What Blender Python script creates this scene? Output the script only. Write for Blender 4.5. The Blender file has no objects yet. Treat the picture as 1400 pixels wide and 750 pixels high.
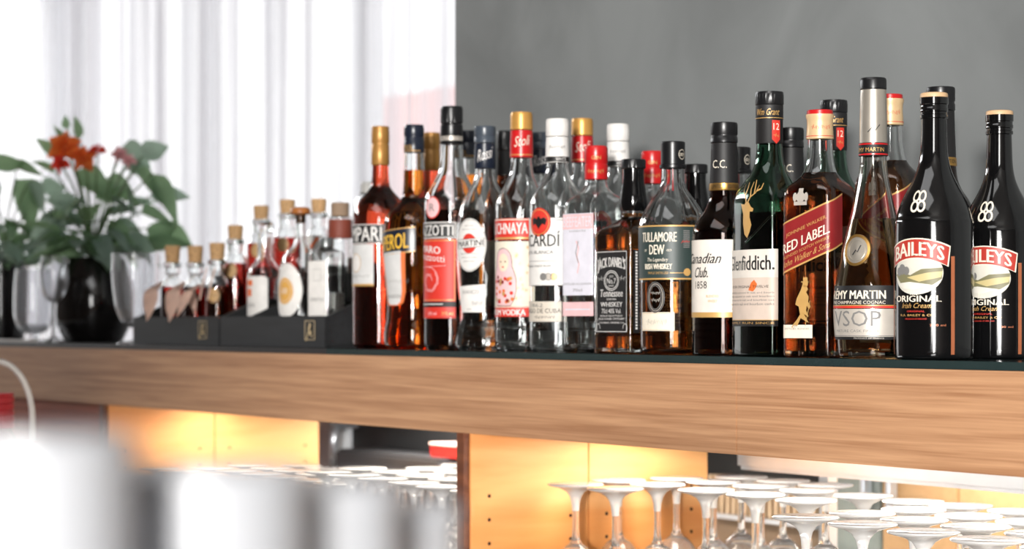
import bpy, bmesh, math, random
from mathutils import Vector, Matrix
from mathutils.geometry import tessellate_polygon
random.seed(7)
PI = math.pi
sc = bpy.context.scene
col = sc.collection

# ------------------------------------------------------------------ layout
ZT = 1.20                      # top of the glass shelf the bottles stand on
CX, CY, HZ = 2.6058, -1.5476, 443.5   # camera, and the photo row of its eye level
CZ = ZT + .0356
TH = math.radians(58.0); CT, ST = math.cos(TH), math.sin(TH)
FPX = 3100.0
def ray(px):
    k = (px-700)/FPX
    return (-ST + k*CT, CT + k*ST)
def at_y(px, y):               # where the sight line of a photo column meets a depth; returns x and pixels per metre
    d = ray(px); t = (y-CY)/d[1]
    return CX + t*d[0], FPX/t
def at_Z(px, Z):
    d = ray(px); return CX + Z*d[0], CY + Z*d[1]

# ------------------------------------------------------------------ materials
_m = {}
def srgb(c):
    return tuple((v/255/12.92 if v/255 <= .04045 else ((v/255+.055)/1.055)**2.4) for v in c)
def pm(name, c, rough=.5, metal=0, var=.06, scale=60, coat=0, bump=0, spec=.5):
    if name in _m: return _m[name]
    m = bpy.data.materials.new(name); m.use_nodes = True; nt = m.node_tree; b = nt.nodes['Principled BSDF']
    lin = srgb(c)
    tc = nt.nodes.new('ShaderNodeTexCoord'); n = nt.nodes.new('ShaderNodeTexNoise'); n.inputs['Scale'].default_value = scale
    nt.links.new(tc.outputs['Object'], n.inputs['Vector'])
    r = nt.nodes.new('ShaderNodeValToRGB')
    r.color_ramp.elements[0].position = .3; r.color_ramp.elements[1].position = .7
    r.color_ramp.elements[0].color = tuple(v*(1-var) for v in lin)+(1,)
    r.color_ramp.elements[1].color = tuple(min(1, v*(1+var)) for v in lin)+(1,)
    nt.links.new(n.outputs['Fac'], r.inputs['Fac']); nt.links.new(r.outputs['Color'], b.inputs['Base Color'])
    b.inputs['Roughness'].default_value = rough; b.inputs['Metallic'].default_value = metal
    b.inputs['Coat Weight'].default_value = coat; b.inputs['Coat Roughness'].default_value = .08
    b.inputs['Specular IOR Level'].default_value = spec
    if bump:
        bp = nt.nodes.new('ShaderNodeBump'); bp.inputs['Strength'].default_value = bump; bp.inputs['Distance'].default_value = .002
        nt.links.new(n.outputs['Fac'], bp.inputs['Height']); nt.links.new(bp.outputs['Normal'], b.inputs['Normal'])
    _m[name] = m; return m
def glass(name, c=(1, 1, 1), ior=1.5, rough=0.0, bump=0, trans=1.0):
    if name in _m: return _m[name]
    m = bpy.data.materials.new(name); m.use_nodes = True; nt = m.node_tree; b = nt.nodes['Principled BSDF']
    b.inputs['Base Color'].default_value = tuple(c)+(1,); b.inputs['Transmission Weight'].default_value = trans
    b.inputs['IOR'].default_value = ior; b.inputs['Roughness'].default_value = rough
    if bump:
        tc = nt.nodes.new('ShaderNodeTexCoord'); n = nt.nodes.new('ShaderNodeTexNoise'); n.inputs['Scale'].default_value = 38
        nt.links.new(tc.outputs['Object'], n.inputs['Vector'])
        bp = nt.nodes.new('ShaderNodeBump'); bp.inputs['Strength'].default_value = bump; bp.inputs['Distance'].default_value = .003
        nt.links.new(n.outputs['Fac'], bp.inputs['Height']); nt.links.new(bp.outputs['Normal'], b.inputs['Normal'])
    _m[name] = m; return m
def wood(name, light, dark, sx=1.2, sz=26, rough=.38, axis='x', dist=4.0, fine=.35):
    if name in _m: return _m[name]
    m = bpy.data.materials.new(name); m.use_nodes = True; nt = m.node_tree; b = nt.nodes['Principled BSDF']
    tc = nt.nodes.new('ShaderNodeTexCoord'); mp = nt.nodes.new('ShaderNodeMapping')
    s = {'x': (sx, sz, sz), 'y': (sz, sx, sz), 'z': (sz, sz, sx)}[axis]
    mp.inputs['Scale'].default_value = s
    nt.links.new(tc.outputs['Object'], mp.inputs['Vector'])
    n1 = nt.nodes.new('ShaderNodeTexNoise'); n1.inputs['Scale'].default_value = 1.0; n1.inputs['Detail'].default_value = 5; n1.inputs['Distortion'].default_value = .8
    n2 = nt.nodes.new('ShaderNodeTexNoise'); n2.inputs['Scale'].default_value = dist; n2.inputs['Detail'].default_value = 6
    nt.links.new(mp.outputs['Vector'], n1.inputs['Vector']); nt.links.new(mp.outputs['Vector'], n2.inputs['Vector'])
    mx = nt.nodes.new('ShaderNodeMix'); mx.data_type = 'FLOAT'; mx.inputs[0].default_value = fine
    nt.links.new(n1.outputs['Fac'], mx.inputs[2]); nt.links.new(n2.outputs['Fac'], mx.inputs[3])
    r = nt.nodes.new('ShaderNodeValToRGB')
    r.color_ramp.elements[0].position = .36; r.color_ramp.elements[0].color = srgb(dark)+(1,)
    r.color_ramp.elements[1].position = .60; r.color_ramp.elements[1].color = srgb(light)+(1,)
    nt.links.new(mx.outputs[0], r.inputs['Fac']); nt.links.new(r.outputs['Color'], b.inputs['Base Color'])
    b.inputs['Roughness'].default_value = rough
    _m[name] = m; return m

CLEAR = glass('clear_glass', (.97, .985, .98))
CLEARW = glass('clear_wavy_glass', (.97, .985, .98), bump=.12)
BLACK = pm('black_plastic', (20, 20, 22), .32)
BLACKG = pm('black_gloss', (10, 10, 11), .08, coat=.5)
NAVY = pm('navy_foil', (28, 34, 48), .3)
WHITE = pm('white_paper', (226, 223, 219), .55)
CREAM = pm('cream_paper', (228, 218, 200), .55)
PAPERGREY = pm('grey_paper', (205, 205, 204), .5)
GOLD = pm('gold_foil', (196, 152, 84), .3, .85)
GOLDP = pm('gold_print', (203, 160, 96), .4, .2)
GOLDCAP = pm('gold_brown_cap', (176, 128, 66), .38, .35)
CREAMGOLD = pm('cream_gold_cap', (222, 190, 145), .35, .25)
RED = pm('red_foil', (186, 28, 30), .3)
REDP = pm('red_paper', (205, 52, 40), .5)
REDDK = pm('dark_red_paper', (132, 32, 34), .4)
ORANGEP = pm('orange_print', (226, 112, 52), .5)
YELLOWP = pm('yellow_print', (240, 190, 60), .5)
PINKP = pm('pink_paper', (232, 190, 192), .5)
PALELAB = pm('pale_lilac_paper', (218, 216, 226), .5)
INK = pm('black_ink', (24, 23, 24), .5)
GREYINK = pm('grey_ink', (120, 118, 116), .5)
GREENLAB = pm('slate_green_paper', (46, 60, 58), .45)
BLACKLAB = pm('black_paper', (24, 23, 24), .55)
SILVER = pm('silver_foil', (190, 182, 170), .35, .7)
SILVERP = pm('silver_paper', (196, 188, 178), .4, .3)
COPPER = pm('copper_print', (176, 104, 70), .4, .3)
CORK = pm('cork', (196, 156, 110), .8, scale=200, var=.2)

# ------------------------------------------------------------------ helpers
def link(o, parent=None):
    col.objects.link(o)
    if parent is not None: o.parent = parent
    return o
def tag(o, label=None, cat=None, group=None, kind=None):
    if label: o['label'] = label
    if cat: o['category'] = cat
    if group: o['group'] = group
    if kind: o['kind'] = kind
    return o
def empty(name, loc, rz=0, label=None, cat=None, group=None):
    o = bpy.data.objects.new(name, None); o.empty_display_size = .05
    o.location = loc; o.rotation_euler = (0, 0, rz); link(o); tag(o, label, cat, group); return o
def obj(name, bm, mats, parent=None, smooth=None):
    me = bpy.data.meshes.new(name); bm.normal_update(); bm.to_mesh(me); bm.free()
    if not isinstance(mats, (list, tuple)): mats = [mats]
    for m in mats: me.materials.append(m)
    if smooth is not None:
        me.polygons.foreach_set('use_smooth', [True]*len(me.polygons))
        me.set_sharp_from_angle(angle=math.radians(smooth))
    return link(bpy.data.objects.new(name, me), parent)
def copy_tree(o, parent=None):
    c = o.copy(); col.objects.link(c)
    if parent is not None: c.parent = parent
    for ch in list(o.children): copy_tree(ch, c)
    return c
def box(bm, x0, x1, y0, y1, z0, z1, bev=0, mi=0):
    r = bmesh.ops.create_cube(bm, size=1)
    bmesh.ops.scale(bm, vec=(x1-x0, y1-y0, z1-z0), verts=r['verts'])
    bmesh.ops.translate(bm, vec=((x0+x1)/2, (y0+y1)/2, (z0+z1)/2), verts=r['verts'])
    fs = set(f for v in r['verts'] for f in v.link_faces)
    for f in fs: f.material_index = mi
    if bev:
        es = set(e for v in r['verts'] for e in v.link_edges)
        bmesh.ops.bevel(bm, geom=list(es), offset=bev, segments=2, affect='EDGES')
    return bm
def mkbox(name, x0, x1, y0, y1, z0, z1, mat, parent=None, bev=0):
    return obj(name, box(bmesh.new(), x0, x1, y0, y1, z0, z1, bev), mat, parent)
def loft(bm, rings, cap0=True, cap1=True, mi=0):
    R = [[bm.verts.new(p) for p in r] for r in rings]; n = len(R[0])
    for a, b in zip(R, R[1:]):
        for i in range(n):
            f = bm.faces.new((a[i], a[(i+1) % n], b[(i+1) % n], b[i])); f.material_index = mi
    if cap0: bm.faces.new(R[0][::-1]).material_index = mi
    if cap1: bm.faces.new(R[-1]).material_index = mi
    return bm
def lathe(bm, prof, n=48, rib=None, cx=0, cy=0):      # prof: (r, z) from bottom to top; rib: (depth, from ring, to ring)
    rings = []
    for k, (r, z) in enumerate(prof):
        ring = []
        for i in range(n):
            a = 2*PI*i/n; rr = r
            if rib and rib[1] <= k <= rib[2] and i % 2: rr = r*(1-rib[0])
            ring.append((cx+rr*math.cos(a), cy+rr*math.sin(a), z))
        rings.append(ring)
    return loft(bm, rings)
def tube(bm, pts, rad, n=8, mi=0):
    pts = [Vector(p) for p in pts]; rings = []
    if not isinstance(rad, (list, tuple)): rad = [rad]*len(pts)
    up = Vector((0, 0, 1)); prev = None
    for i, p in enumerate(pts):
        t = (pts[min(i+1, len(pts)-1)] - pts[max(i-1, 0)]).normalized()
        a = (prev - t*prev.dot(t)) if prev is not None else (up.cross(t) if abs(t.dot(up)) < .95 else Vector((1, 0, 0)).cross(t))
        a.normalize(); prev = a; b = t.cross(a)
        rings.append([p + (a*math.cos(2*PI*k/n) + b*math.sin(2*PI*k/n))*rad[i] for k in range(n)])
    return loft(bm, rings, mi=mi)

def catmull(pts, sub=4):
    out = []
    for i in range(len(pts)-1):
        p0 = pts[max(i-1, 0)]; p1 = pts[i]; p2 = pts[i+1]; p3 = pts[min(i+2, len(pts)-1)]
        for k in range(sub):
            t = k/sub
            out.append(tuple(.5*((2*b) + (-a+c)*t + (2*a-5*b+4*c-d)*t*t + (-a+3*b-3*c+d)*t**3) for a, b, c, d in zip(p0, p1, p2, p3)))
    out.append(pts[-1]); return out

class Section:                                      # cross-section: circle, or k soft faces
    def __init__(s, k=0, n=10, w=1.0):
        s.k, s.n, s.w = k, n, w
        s.tab = [(0, 0)]; px, py = s.rho(0), 0
        for i in range(1, 721):
            a = PI*i/720; r = s.rho(a); x, y = r*math.cos(a), r*math.sin(a)
            s.tab.append((s.tab[-1][0] + math.hypot(x-px, y-py), a)); px, py = x, y
    def rho(s, a, b=1.0):                           # a measured from the front
        if not s.k: return 1.0
        t = sum(max(0, math.cos(a-2*PI*j/s.k))**s.n for j in range(s.k))
        q = t**(-1/s.n)
        return 1 + (q-1)*b*s.w
    def phi(s, u):                                  # arc length over face distance to angle
        sg = 1 if u >= 0 else -1; u = abs(u); T = s.tab
        lo, hi = 0, len(T)-1
        if u >= T[-1][0]: return sg*PI
        while hi-lo > 1:
            m = (lo+hi)//2
            if T[m][0] <= u: lo = m
            else: hi = m
        f = (u-T[lo][0])/(T[hi][0]-T[lo][0])
        return sg*(T[lo][1] + f*(T[hi][1]-T[lo][1]))
ROUND = Section()

_tc = {}
def text_geo(s):
    if s in _tc: return _tc[s]
    cu = bpy.data.curves.new('t', 'FONT'); cu.body = s; cu.size = 1; cu.resolution_u = 2
    o = bpy.data.objects.new('t', cu); col.objects.link(o)
    dg = bpy.context.evaluated_depsgraph_get()
    me = bpy.data.meshes.new_from_object(o.evaluated_get(dg), depsgraph=dg)
    vs = [(v.co.x, v.co.y) for v in me.vertices]; fs = [tuple(p.vertices) for p in me.polygons]
    bpy.data.objects.remove(o); bpy.data.curves.remove(cu); bpy.data.meshes.remove(me)
    _tc[s] = (vs, fs); return _tc[s]

class Decal:
    def __init__(s, rfun, rref, sec=ROUND, bfun=lambda z: 1.0, base=.00025):
        s.bm = bmesh.new(); s.r, s.rref, s.sec, s.b, s.base = rfun, rref, sec, bfun, base
        s.mats = []; s.lay = s.bm.verts.layers.float.new('lay')
    def mi(s, m):
        if m not in s.mats: s.mats.append(m)
        return s.mats.index(m)
    def tris(s, pts, faces, m, layer):
        i = s.mi(m); V = []
        for p in pts:
            v = s.bm.verts.new((p[0], p[1], 0)); v[s.lay] = layer; V.append(v)
        for f in faces:
            try: s.bm.faces.new([V[k] for k in f]).material_index = i
            except ValueError: pass
    def poly(s, pts, m, layer=0):
        t = tessellate_polygon([[Vector((p[0], p[1], 0)) for p in pts]])
        s.tris(pts, t, m, layer)
    def rect(s, u0, u1, v0, v1, m, layer=0, slope=0, rad=0):
        if rad:
            P = []
            for cx, cy, a0 in ((u1-rad, v1-rad, 0), (u0+rad, v1-rad, 90), (u0+rad, v0+rad, 180), (u1-rad, v0+rad, 270)):
                for k in range(5):
                    a = math.radians(a0+k*22.5); P.append((cx+rad*math.cos(a), cy+rad*math.sin(a)+slope*(cx)))
            s.poly(P, m, layer)
        else:
            s.poly([(u0, v0+slope*u0), (u1, v0+slope*u1), (u1, v1+slope*u1), (u0, v1+slope*u0)], m, layer)
    def ell(s, u, v, a, b, m, layer=0, n=32):
        s.poly([(u+a*math.cos(2*PI*k/n), v+b*math.sin(2*PI*k/n)) for k in range(n)], m, layer)
    def ring(s, u, v, a, b, w, m, layer=1, n=32):
        P = [(u+(a-w*q)*math.cos(2*PI*k/n), v+(b-w*q)*math.sin(2*PI*k/n)) for q in (0, 1) for k in range(n)]
        s.tris(P, [(k, (k+1) % n, n+(k+1) % n, n+k) for k in range(n)], m, layer)
    def line(s, pts, w, m, layer=1):
        P, F = [], []
        for i, p in enumerate(pts):
            a = pts[max(i-1, 0)]; c = pts[min(i+1, len(pts)-1)]
            dx, dy = c[0]-a[0], c[1]-a[1]; l = math.hypot(dx, dy) or 1
            ww = w[i] if isinstance(w, (list, tuple)) else w
            P += [(p[0]-dy/l*ww/2, p[1]+dx/l*ww/2), (p[0]+dy/l*ww/2, p[1]-dx/l*ww/2)]
        for i in range(len(pts)-1): F.append((2*i, 2*i+1, 2*i+3, 2*i+2))
        s.tris(P, F, m, layer)
    def frame(s, u0, u1, v0, v1, w, m, layer=1):
        s.rect(u0, u1, v0, v0+w, m, layer); s.rect(u0, u1, v1-w, v1, m, layer)
        s.rect(u0, u0+w, v0, v1, m, layer); s.rect(u1-w, u1, v0, v1, m, layer)
    def text(s, t, u0, u1, v0, v1, m, layer=2, shear=0, slope=0, arc=0, vert=False):
        vs, fs = text_geo(t)
        if not vs: return
        xs = [a+shear*b for a, b in vs]; ys = [b for a, b in vs]
        x0, x1, y0, y1 = min(xs), max(xs), min(ys), max(ys)
        P = []
        for x, y in zip(xs, ys):
            a = (x-x0)/(x1-x0); b = (y-y0)/(y1-y0)
            if vert: a, b = b, 1-a; a = 1-a; a, b = 1-a, 1-b; 
            u = u0+a*(u1-u0); v = v0+b*(v1-v0)+slope*(u0+a*(u1-u0))
            if arc: v += arc*(1-(2*a-1)**2)
            P.append((u, v))
        s.tris(P, fs, m, layer)
    def scribble(s, u0, u1, v0, v1, m, layer=2, w=.0006, n=26, seed=1):
        rr = random.Random(seed); P = []
        for k in range(n):
            q = k/(n-1); P.append((u0+(u1-u0)*q+rr.uniform(-.25, .25)*(u1-u0)/n*2, (v0+v1)/2+(v1-v0)/2*math.sin(k*2.4)*rr.uniform(.3, 1)))
        s.line(P, w, m, layer)
    def finish(s, name, parent, step=.0028):
        bm = s.bm
        for ax, st in ((0, step), (1, .006)):
            vals = [v.co[ax] for v in bm.verts]
            if not vals: return None
            k = math.ceil(min(vals)/st)
            while k*st < max(vals):
                n = Vector((1, 0, 0)) if ax == 0 else Vector((0, 1, 0))
                bmesh.ops.bisect_plane(bm, geom=bm.verts[:]+bm.edges[:]+bm.faces[:], dist=1e-7, plane_co=n*(k*st), plane_no=n)
                k += 1
        for v in bm.verts:
            u, z = v.co.x, v.co.y; off = s.base + .00013*v[s.lay]
            ph = s.sec.phi(u/s.rref); r = s.sec.rho(ph, s.b(z))*s.r(z) + off
            a = ph - PI/2
            v.co = (r*math.cos(a), r*math.sin(a), z)
        return obj(name, bm, s.mats, parent, smooth=60)

class Bottle:
    """a bottle with glass, liquid, closure and printed labels; sizes are given as photo pixels at the bottle's own distance"""
    def __init__(s, name, label, cx, y, prof, alpha, mat, sec=ROUND, blend=None, liquid=None, level=None, group=None,
                 cat='bottle', z0=0.0, base=None, wall=.0026, flutes=None, tilt=None):
        s.x, s.s = at_y(cx, y); s.y = y; s.cx = cx; s.alpha = math.radians(alpha); s.sec = sec; s.z0 = z0
        gam = math.atan2(CY-y, CX-s.x); psi = gam - s.alpha
        s.root = empty(name, (s.x, y, ZT+z0+.0002), psi+PI/2, label, cat, group)
        P = [(w/s.s, max(0, s.V(py))) for py, w in prof]
        P[0] = (P[0][0], 0.0)
        s.raw = P; sp = catmull(P, 4); s.prof = sp
        s.rb = max(w for w, z in P)
        zt = s.V(blend[0]) if blend else 0; zb = s.V(blend[1]) if blend else 0
        s.bf = (lambda z: 1.0 if z <= zb else (0.0 if z >= zt else (1+math.cos(PI*(z-zb)/(zt-zb)))/2)) if blend else (lambda z: 1.0)
        n = 96 if sec.k else 64
        def rings(pr):
            R = []
            for r, z in pr:
                b = s.bf(z)
                R.append([((r*sec.rho(2*PI*i/n, b)*(1 - (flutes[0] if flutes and i % flutes[1] == 0 and flutes[2] > z > flutes[3] else 0)))*math.cos(2*PI*i/n-PI/2),
                           (r*sec.rho(2*PI*i/n, b)*(1 - (flutes[0] if flutes and i % flutes[1] == 0 and flutes[2] > z > flutes[3] else 0)))*math.sin(2*PI*i/n-PI/2), z) for i in range(n)])
            return R
        ztop = sp[-1][1]
        if mat is not None:
            outer = sp
            inner = [(max(r-wall, .004), max(z, .007)) for r, z in sp if z > .004]
            inner[-1] = (inner[-1][0], ztop)
            bm = bmesh.new(); loft(bm, rings(outer) + rings(inner[::-1]))
            s.glass = obj('glass_body', bm, mat, s.root, smooth=50)
            if liquid is not None:
                zl = s.V(level)
                lq = [(max(r-wall+.0003, .003), max(z, .0067)) for r, z in sp if z > .004 and z < zl]
                rl = s.R(zl)-wall+.0003; lq.append((rl, zl))
                bm = bmesh.new(); loft(bm, rings(lq))
                s.liq = obj('liquid', bm, liquid, s.root, smooth=50)
    def V(s, py): return (HZ-py)/s.s + .0356 - s.z0
    def R(s, z):
        p = s.prof
        for (r0, z0), (r1, z1) in zip(p, p[1:]):
            if z0 <= z <= z1 and z1 > z0: return r0 + (r1-r0)*(z-z0)/(z1-z0)
        return p[-1][0] if z > p[-1][1] else p[0][0]
    def U(s, px, r=None):
        r = (r or s.rb*s.s); q = max(-1, min(1, (px-s.cx)/r)); return (math.asin(q)+s.alpha)*r/s.s
    def cap(s, name, prof, mat, ribs=None, n=56):      # prof (py, half width) from the bottom up
        P = [(w/s.s, s.V(py)) for py, w in prof]
        bm = lathe(bmesh.new(), P, n, rib=ribs); o = obj(name, bm, mat, s.root, smooth=35); s.cp = P
        return o
    def dec(s): return Decal(s.R, s.rb, s.sec, s.bf)
    def capdec(s, py0, py1, w):                        # decal around the neck
        rr = w/s.s
        return Decal(lambda z: rr, rr, ROUND, lambda z: 1.0, base=.00015)

# ------------------------------------------------------------------ bottles, front row
FY = .062
LQ = lambda n, c: glass('liquid_'+n, c, 1.36)
L_RED = LQ('red', (1.0, .13, .05)); L_ORANGE = LQ('orange', (1.0, .30, .03)); L_DARK = LQ('dark', (.10, .03, .015))
L_AMBER = LQ('amber', (.82, .34, .09)); L_WHISKY = LQ('whisky', (.68, .23, .07)); L_CLEAR = LQ('clear', (.98, .99, .99))
BROWNG = glass('brown_glass', (.32, .12, .04)); GREENG = glass('green_glass', (.18, .34, .25)); SMOKE = glass('pale_gold_glass', (.97, .95, .90))
DARKG = glass('dark_green_liquid', (.03, .06, .03), 1.36)

def campari():
    b = Bottle('liqueur_bottle', 'red bitter liqueur bottle with brown-gold cap beside the right crate, leftmost of the front row', 520, FY,
               [(474, 33), (472.5, 36.5), (469, 38), (450, 38), (400, 38), (330, 38), (306, 38), (294, 37), (283, 33.5), (273, 28), (264, 20), (257, 14.5), (248, 12.2), (238, 11.4), (226, 11), (182, 11)],
               60, CLEAR, liquid=L_RED, level=222)
    b.cap('cap', [(226, 11.8), (225, 12.4), (199, 12.2), (198, 11.7), (196, 11.7), (195, 12.3), (180, 12.3), (177, 11.8), (175, 12), (173, 11.4)], GOLDCAP)
    d = b.dec(); w = b.U(528); t = b.U(521.5)
    d.rect(-w, w, b.V(334), b.V(308), BLACKLAB, 0); d.rect(-w, w, b.V(334), b.V(333), WHITE, 1); d.rect(-w, w, b.V(309), b.V(308), WHITE, 1)
    d.text('CAMPARI', -t, t, b.V(331), b.V(311.5), WHITE, 2); d.text('CAMPARI', -t+.0006, t+.0006, b.V(331.3), b.V(311.2), WHITE, 2)
    w2 = b.U(511); d.rect(-w2, w2, b.V(389), b.V(335), PAPERGREY, 0); d.rect(-w2, w2, b.V(391.5), b.V(388.5), GOLDP, 1)
    d.ell(0, b.V(360), .012, .014, WHITE, 1); d.ring(0, b.V(360), .012, .014, .001, GOLDP, 2); d.scribble(-.02, w2-.006, b.V(382), b.V(374), GREYINK, 2)
    d.finish('label', b.root)
    d = b.dec(); d.rect(b.U(488), b.U(505), b.V(436), b.V(434), CLEAR, 1); d.finish('embossing', b.root)
    return b
def aperol():
    b = Bottle('liqueur_bottle', 'bright orange aperitif bottle with navy cap and slanted navy label, front row', 566, FY+.004,
               [(475, 33), (473.5, 38), (470, 41), (462, 42), (450, 41), (435, 38.5), (415, 37.5), (390, 39), (360, 42), (330, 43), (312, 42.5), (300, 40.5), (290, 35), (282, 27), (274, 19), (266, 15.5), (250, 14.5), (230, 14), (209, 13.2), (178, 12.6)],
               48, CLEAR, liquid=L_ORANGE, level=233)
    b.cap('cap', [(209, 13.6), (208, 14), (190, 13.8), (189, 13.1), (187, 13.1), (186, 13.8), (176, 13.8), (174, 13.3), (171, 12.6)], NAVY, ribs=(.035, 5, 6))
    d = b.capdec(209, 190, 14); c = b.alpha*14/b.s; d.text('APEROL', c-.010-.014, c-.014+.012, b.V(205), b.V(199), GOLDP, 2); d.rect(c-.03, c+.01, b.V(207.5), b.V(206.5), GOLDP, 1)
    d.finish('cap_print', b.root)
    d = b.dec(); w = b.U(568); s = .10
    d.rect(-w, w, b.V(349), b.V(315), NAVY, 0, slope=s); d.rect(-w, w, b.V(349), b.V(347.8), GOLDP, 1, slope=s); d.rect(-w, w, b.V(316.4), b.V(315), GOLDP, 1, slope=s)
    t = b.U(558)
    for k in (0, .0005): d.text('APEROL', -t+k, t+k, b.V(343), b.V(322), YELLOWP, 2, slope=s)
    w2 = b.U(548); w3 = b.U(554)
    P = [(-w3, b.V(348)), (w3, b.V(345)), (w3*.97, b.V(400)), (w3*.8, b.V(414)), (w3*.5, b.V(418)), (-w3*.5, b.V(418)), (-w3*.8, b.V(414)), (-w3*.97, b.V(400))]
    d.poly([(u, v) for u, v in P], ORANGEP, 0)
    d.poly([(u*w2/w3, v+.0012) for u, v in P], PAPERGREY, 1)
    d.text('BARBIERI', -.018, .018, b.V(408), b.V(403), GREYINK, 2); d.scribble(-.03, .03, b.V(390), b.V(380), GREYINK, 2)
    d.finish('label', b.root)
    return b
def ramazzotti():
    b = Bottle('liqueur_bottle', 'dark herbal liqueur bottle with tall black cap and red label in the front row', 617.5, FY,
               [(475, 34), (473.5, 36.5), (469, 38), (440, 38), (380, 38), (320, 38), (284, 38), (272, 37), (263, 33.5), (254, 28), (245, 22.5), (236, 18.5), (224, 16.5), (210, 15.6), (196, 15), (152, 14)],
               62, CLEAR, liquid=L_DARK, level=288)
    b.cap('cap', [(198, 15), (197, 15.6), (172, 15.4), (171, 14.4), (169, 14.4), (168, 15.4), (150, 15.4), (148, 15), (146, 14.4)], BLACK, ribs=(.03, 5, 6))
    d = b.capdec(198, 180, 15.6); c = b.alpha*15.6/b.s; d.rect(c-.035, c+.02, b.V(193), b.V(187), SILVERP, 1); d.text('RAMAZZOTTI', c-.03, c+.014, b.V(192), b.V(188), INK, 2); d.finish('cap_print', b.root)
    d = b.dec(); w = b.U(623)
    d.rect(-w, w, b.V(327), b.V(305), BLACKLAB, 0); d.frame(-w, w, b.V(327), b.V(305), .0009, WHITE, 1); d.frame(-w+.0017, w-.0017, b.V(325.6), b.V(306.4), .0005, WHITE, 1)
    t = b.U(619.5)
    for k in (0, .0006): d.text('RAMAZZOTTI', -t+k, t+k, b.V(323.5), b.V(308.8), WHITE, 2)
    d.rect(-w, w, b.V(435), b.V(328), REDP, 0); d.frame(-w+.001, w-.001, b.V(411), b.V(329.5), .0009, GOLDP, 1)
    d.rect(-w, w, b.V(420), b.V(412.5), BLACKLAB, 1); d.line([(-.02, b.V(416)), (.03, b.V(416))], .0012, WHITE, 2)
    t = b.U(602)
    for k in (0, .0006): d.text('AMARO', -t+k, t+k, b.V(346), b.V(336), WHITE, 2, slope=-.10)
    d.text('Ramazzotti', -b.U(608), b.U(608), b.V(356), b.V(347), WHITE, 2, slope=-.12)
    for k in range(7):
        a = .004+k*.0011; d.line([(a*math.cos(q*.5+k)*1.6+.006, b.V(384)+a*1.8*math.sin(q*.5+k)) for q in range(5)], .0008, PINKP, 2)
    d.line([(-.02, b.V(366)), (.034, b.V(364))], .0006, PINKP, 2)
    d.text('30% vol.', b.U(604), b.U(621), b.V(431), b.V(426), GOLDP, 2); d.text('500 ml', b.U(586), b.U(597), b.V(431), b.V(426), PINKP, 2)
    d.ell(.012, b.V(285), .0135, .0155, PINKP, 0); d.ring(.012, b.V(285), .0135, .0155, .0016, REDP, 1); d.text('R', .007, .017, b.V(290), b.V(280), GREYINK, 2)
    d.finish('label', b.root)
    return b
def martini():
    b = Bottle('vermouth_bottle', 'clear vermouth bottle with oval white label, red disc and narrow waist, front row', 663, FY,
               [(478, 35), (476, 39), (471, 41), (462, 40.5), (450, 37.5), (436, 34.5), (420, 34.5), (395, 37), (360, 39.5), (325, 40), (303, 38.5), (288, 35), (274, 29.5), (262, 23), (252, 17.5), (243, 14.5), (232, 13.5), (180, 12.5)],
               33, CLEARW, liquid=L_CLEAR, level=438)
    b.cap('cap', [(196, 14), (195, 14.8), (188, 14.8), (187, 14.2), (186, 14.8), (176, 14.8), (174, 14.5), (173, 13.8)], pm('slate_cap', (66, 74, 84), .3), ribs=(.03, 4, 5))
    b.cap('neck_foil', [(231, 14.2), (230, 14.8), (210, 14.6), (197, 14.2)], NAVY)
    d = b.capdec(230, 200, 14.8); c = b.alpha*14.8/b.s; d.text('Rossi', c-.011, c+.011, b.V(222), b.V(206), WHITE, 2, shear=.3, slope=.3); d.finish('foil_print', b.root)
    d = b.dec(); v = b.V(336); a = .0255; bb = 36/b.s
    d.ell(0, v, a, bb, WHITE, 0, 48); d.ring(0, v, a*.96, bb*.96, .0007, GREYINK, 1, 48); d.ell(0, v+.002, .0118, .0135, REDP, 1)
    d.rect(-.0225, .0225, v-.004, v+.0085, INK, 2, slope=.06); d.rect(-.0217, .0217, v-.0033, v+.0078, WHITE, 3, slope=.06)
    for k in (0, .0005): d.text('MARTINI', -.0205+k, .0205+k, v-.0018, v+.0063, INK, 4, slope=.06)
    for q, (yy, hw) in enumerate(((.026, .008), (.021, .014), (-.012, .016), (-.017, .014), (-.022, .010))): d.text('VERMOUTH TORINO', -hw, hw, v+yy-.001, v+yy+.001, GREYINK, 2)
    d.finish('label', b.root); d = b.dec()
    w = .0245; d.poly([(-w, b.V(392)), (w, b.V(389)), (w, b.V(427)), (-w, b.V(427))], WHITE, 0); d.text('BIANCO', -.015, .015, b.V(402), b.V(397), GREYINK, 2); d.scribble(.002, .02, b.V(420), b.V(409), GREYINK, 2, .0004); d.text('0,75 L', -.008, .002, b.V(425), b.V(421.5), GREYINK, 2)
    d.finish('lower_label', b.root)
    return b
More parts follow.
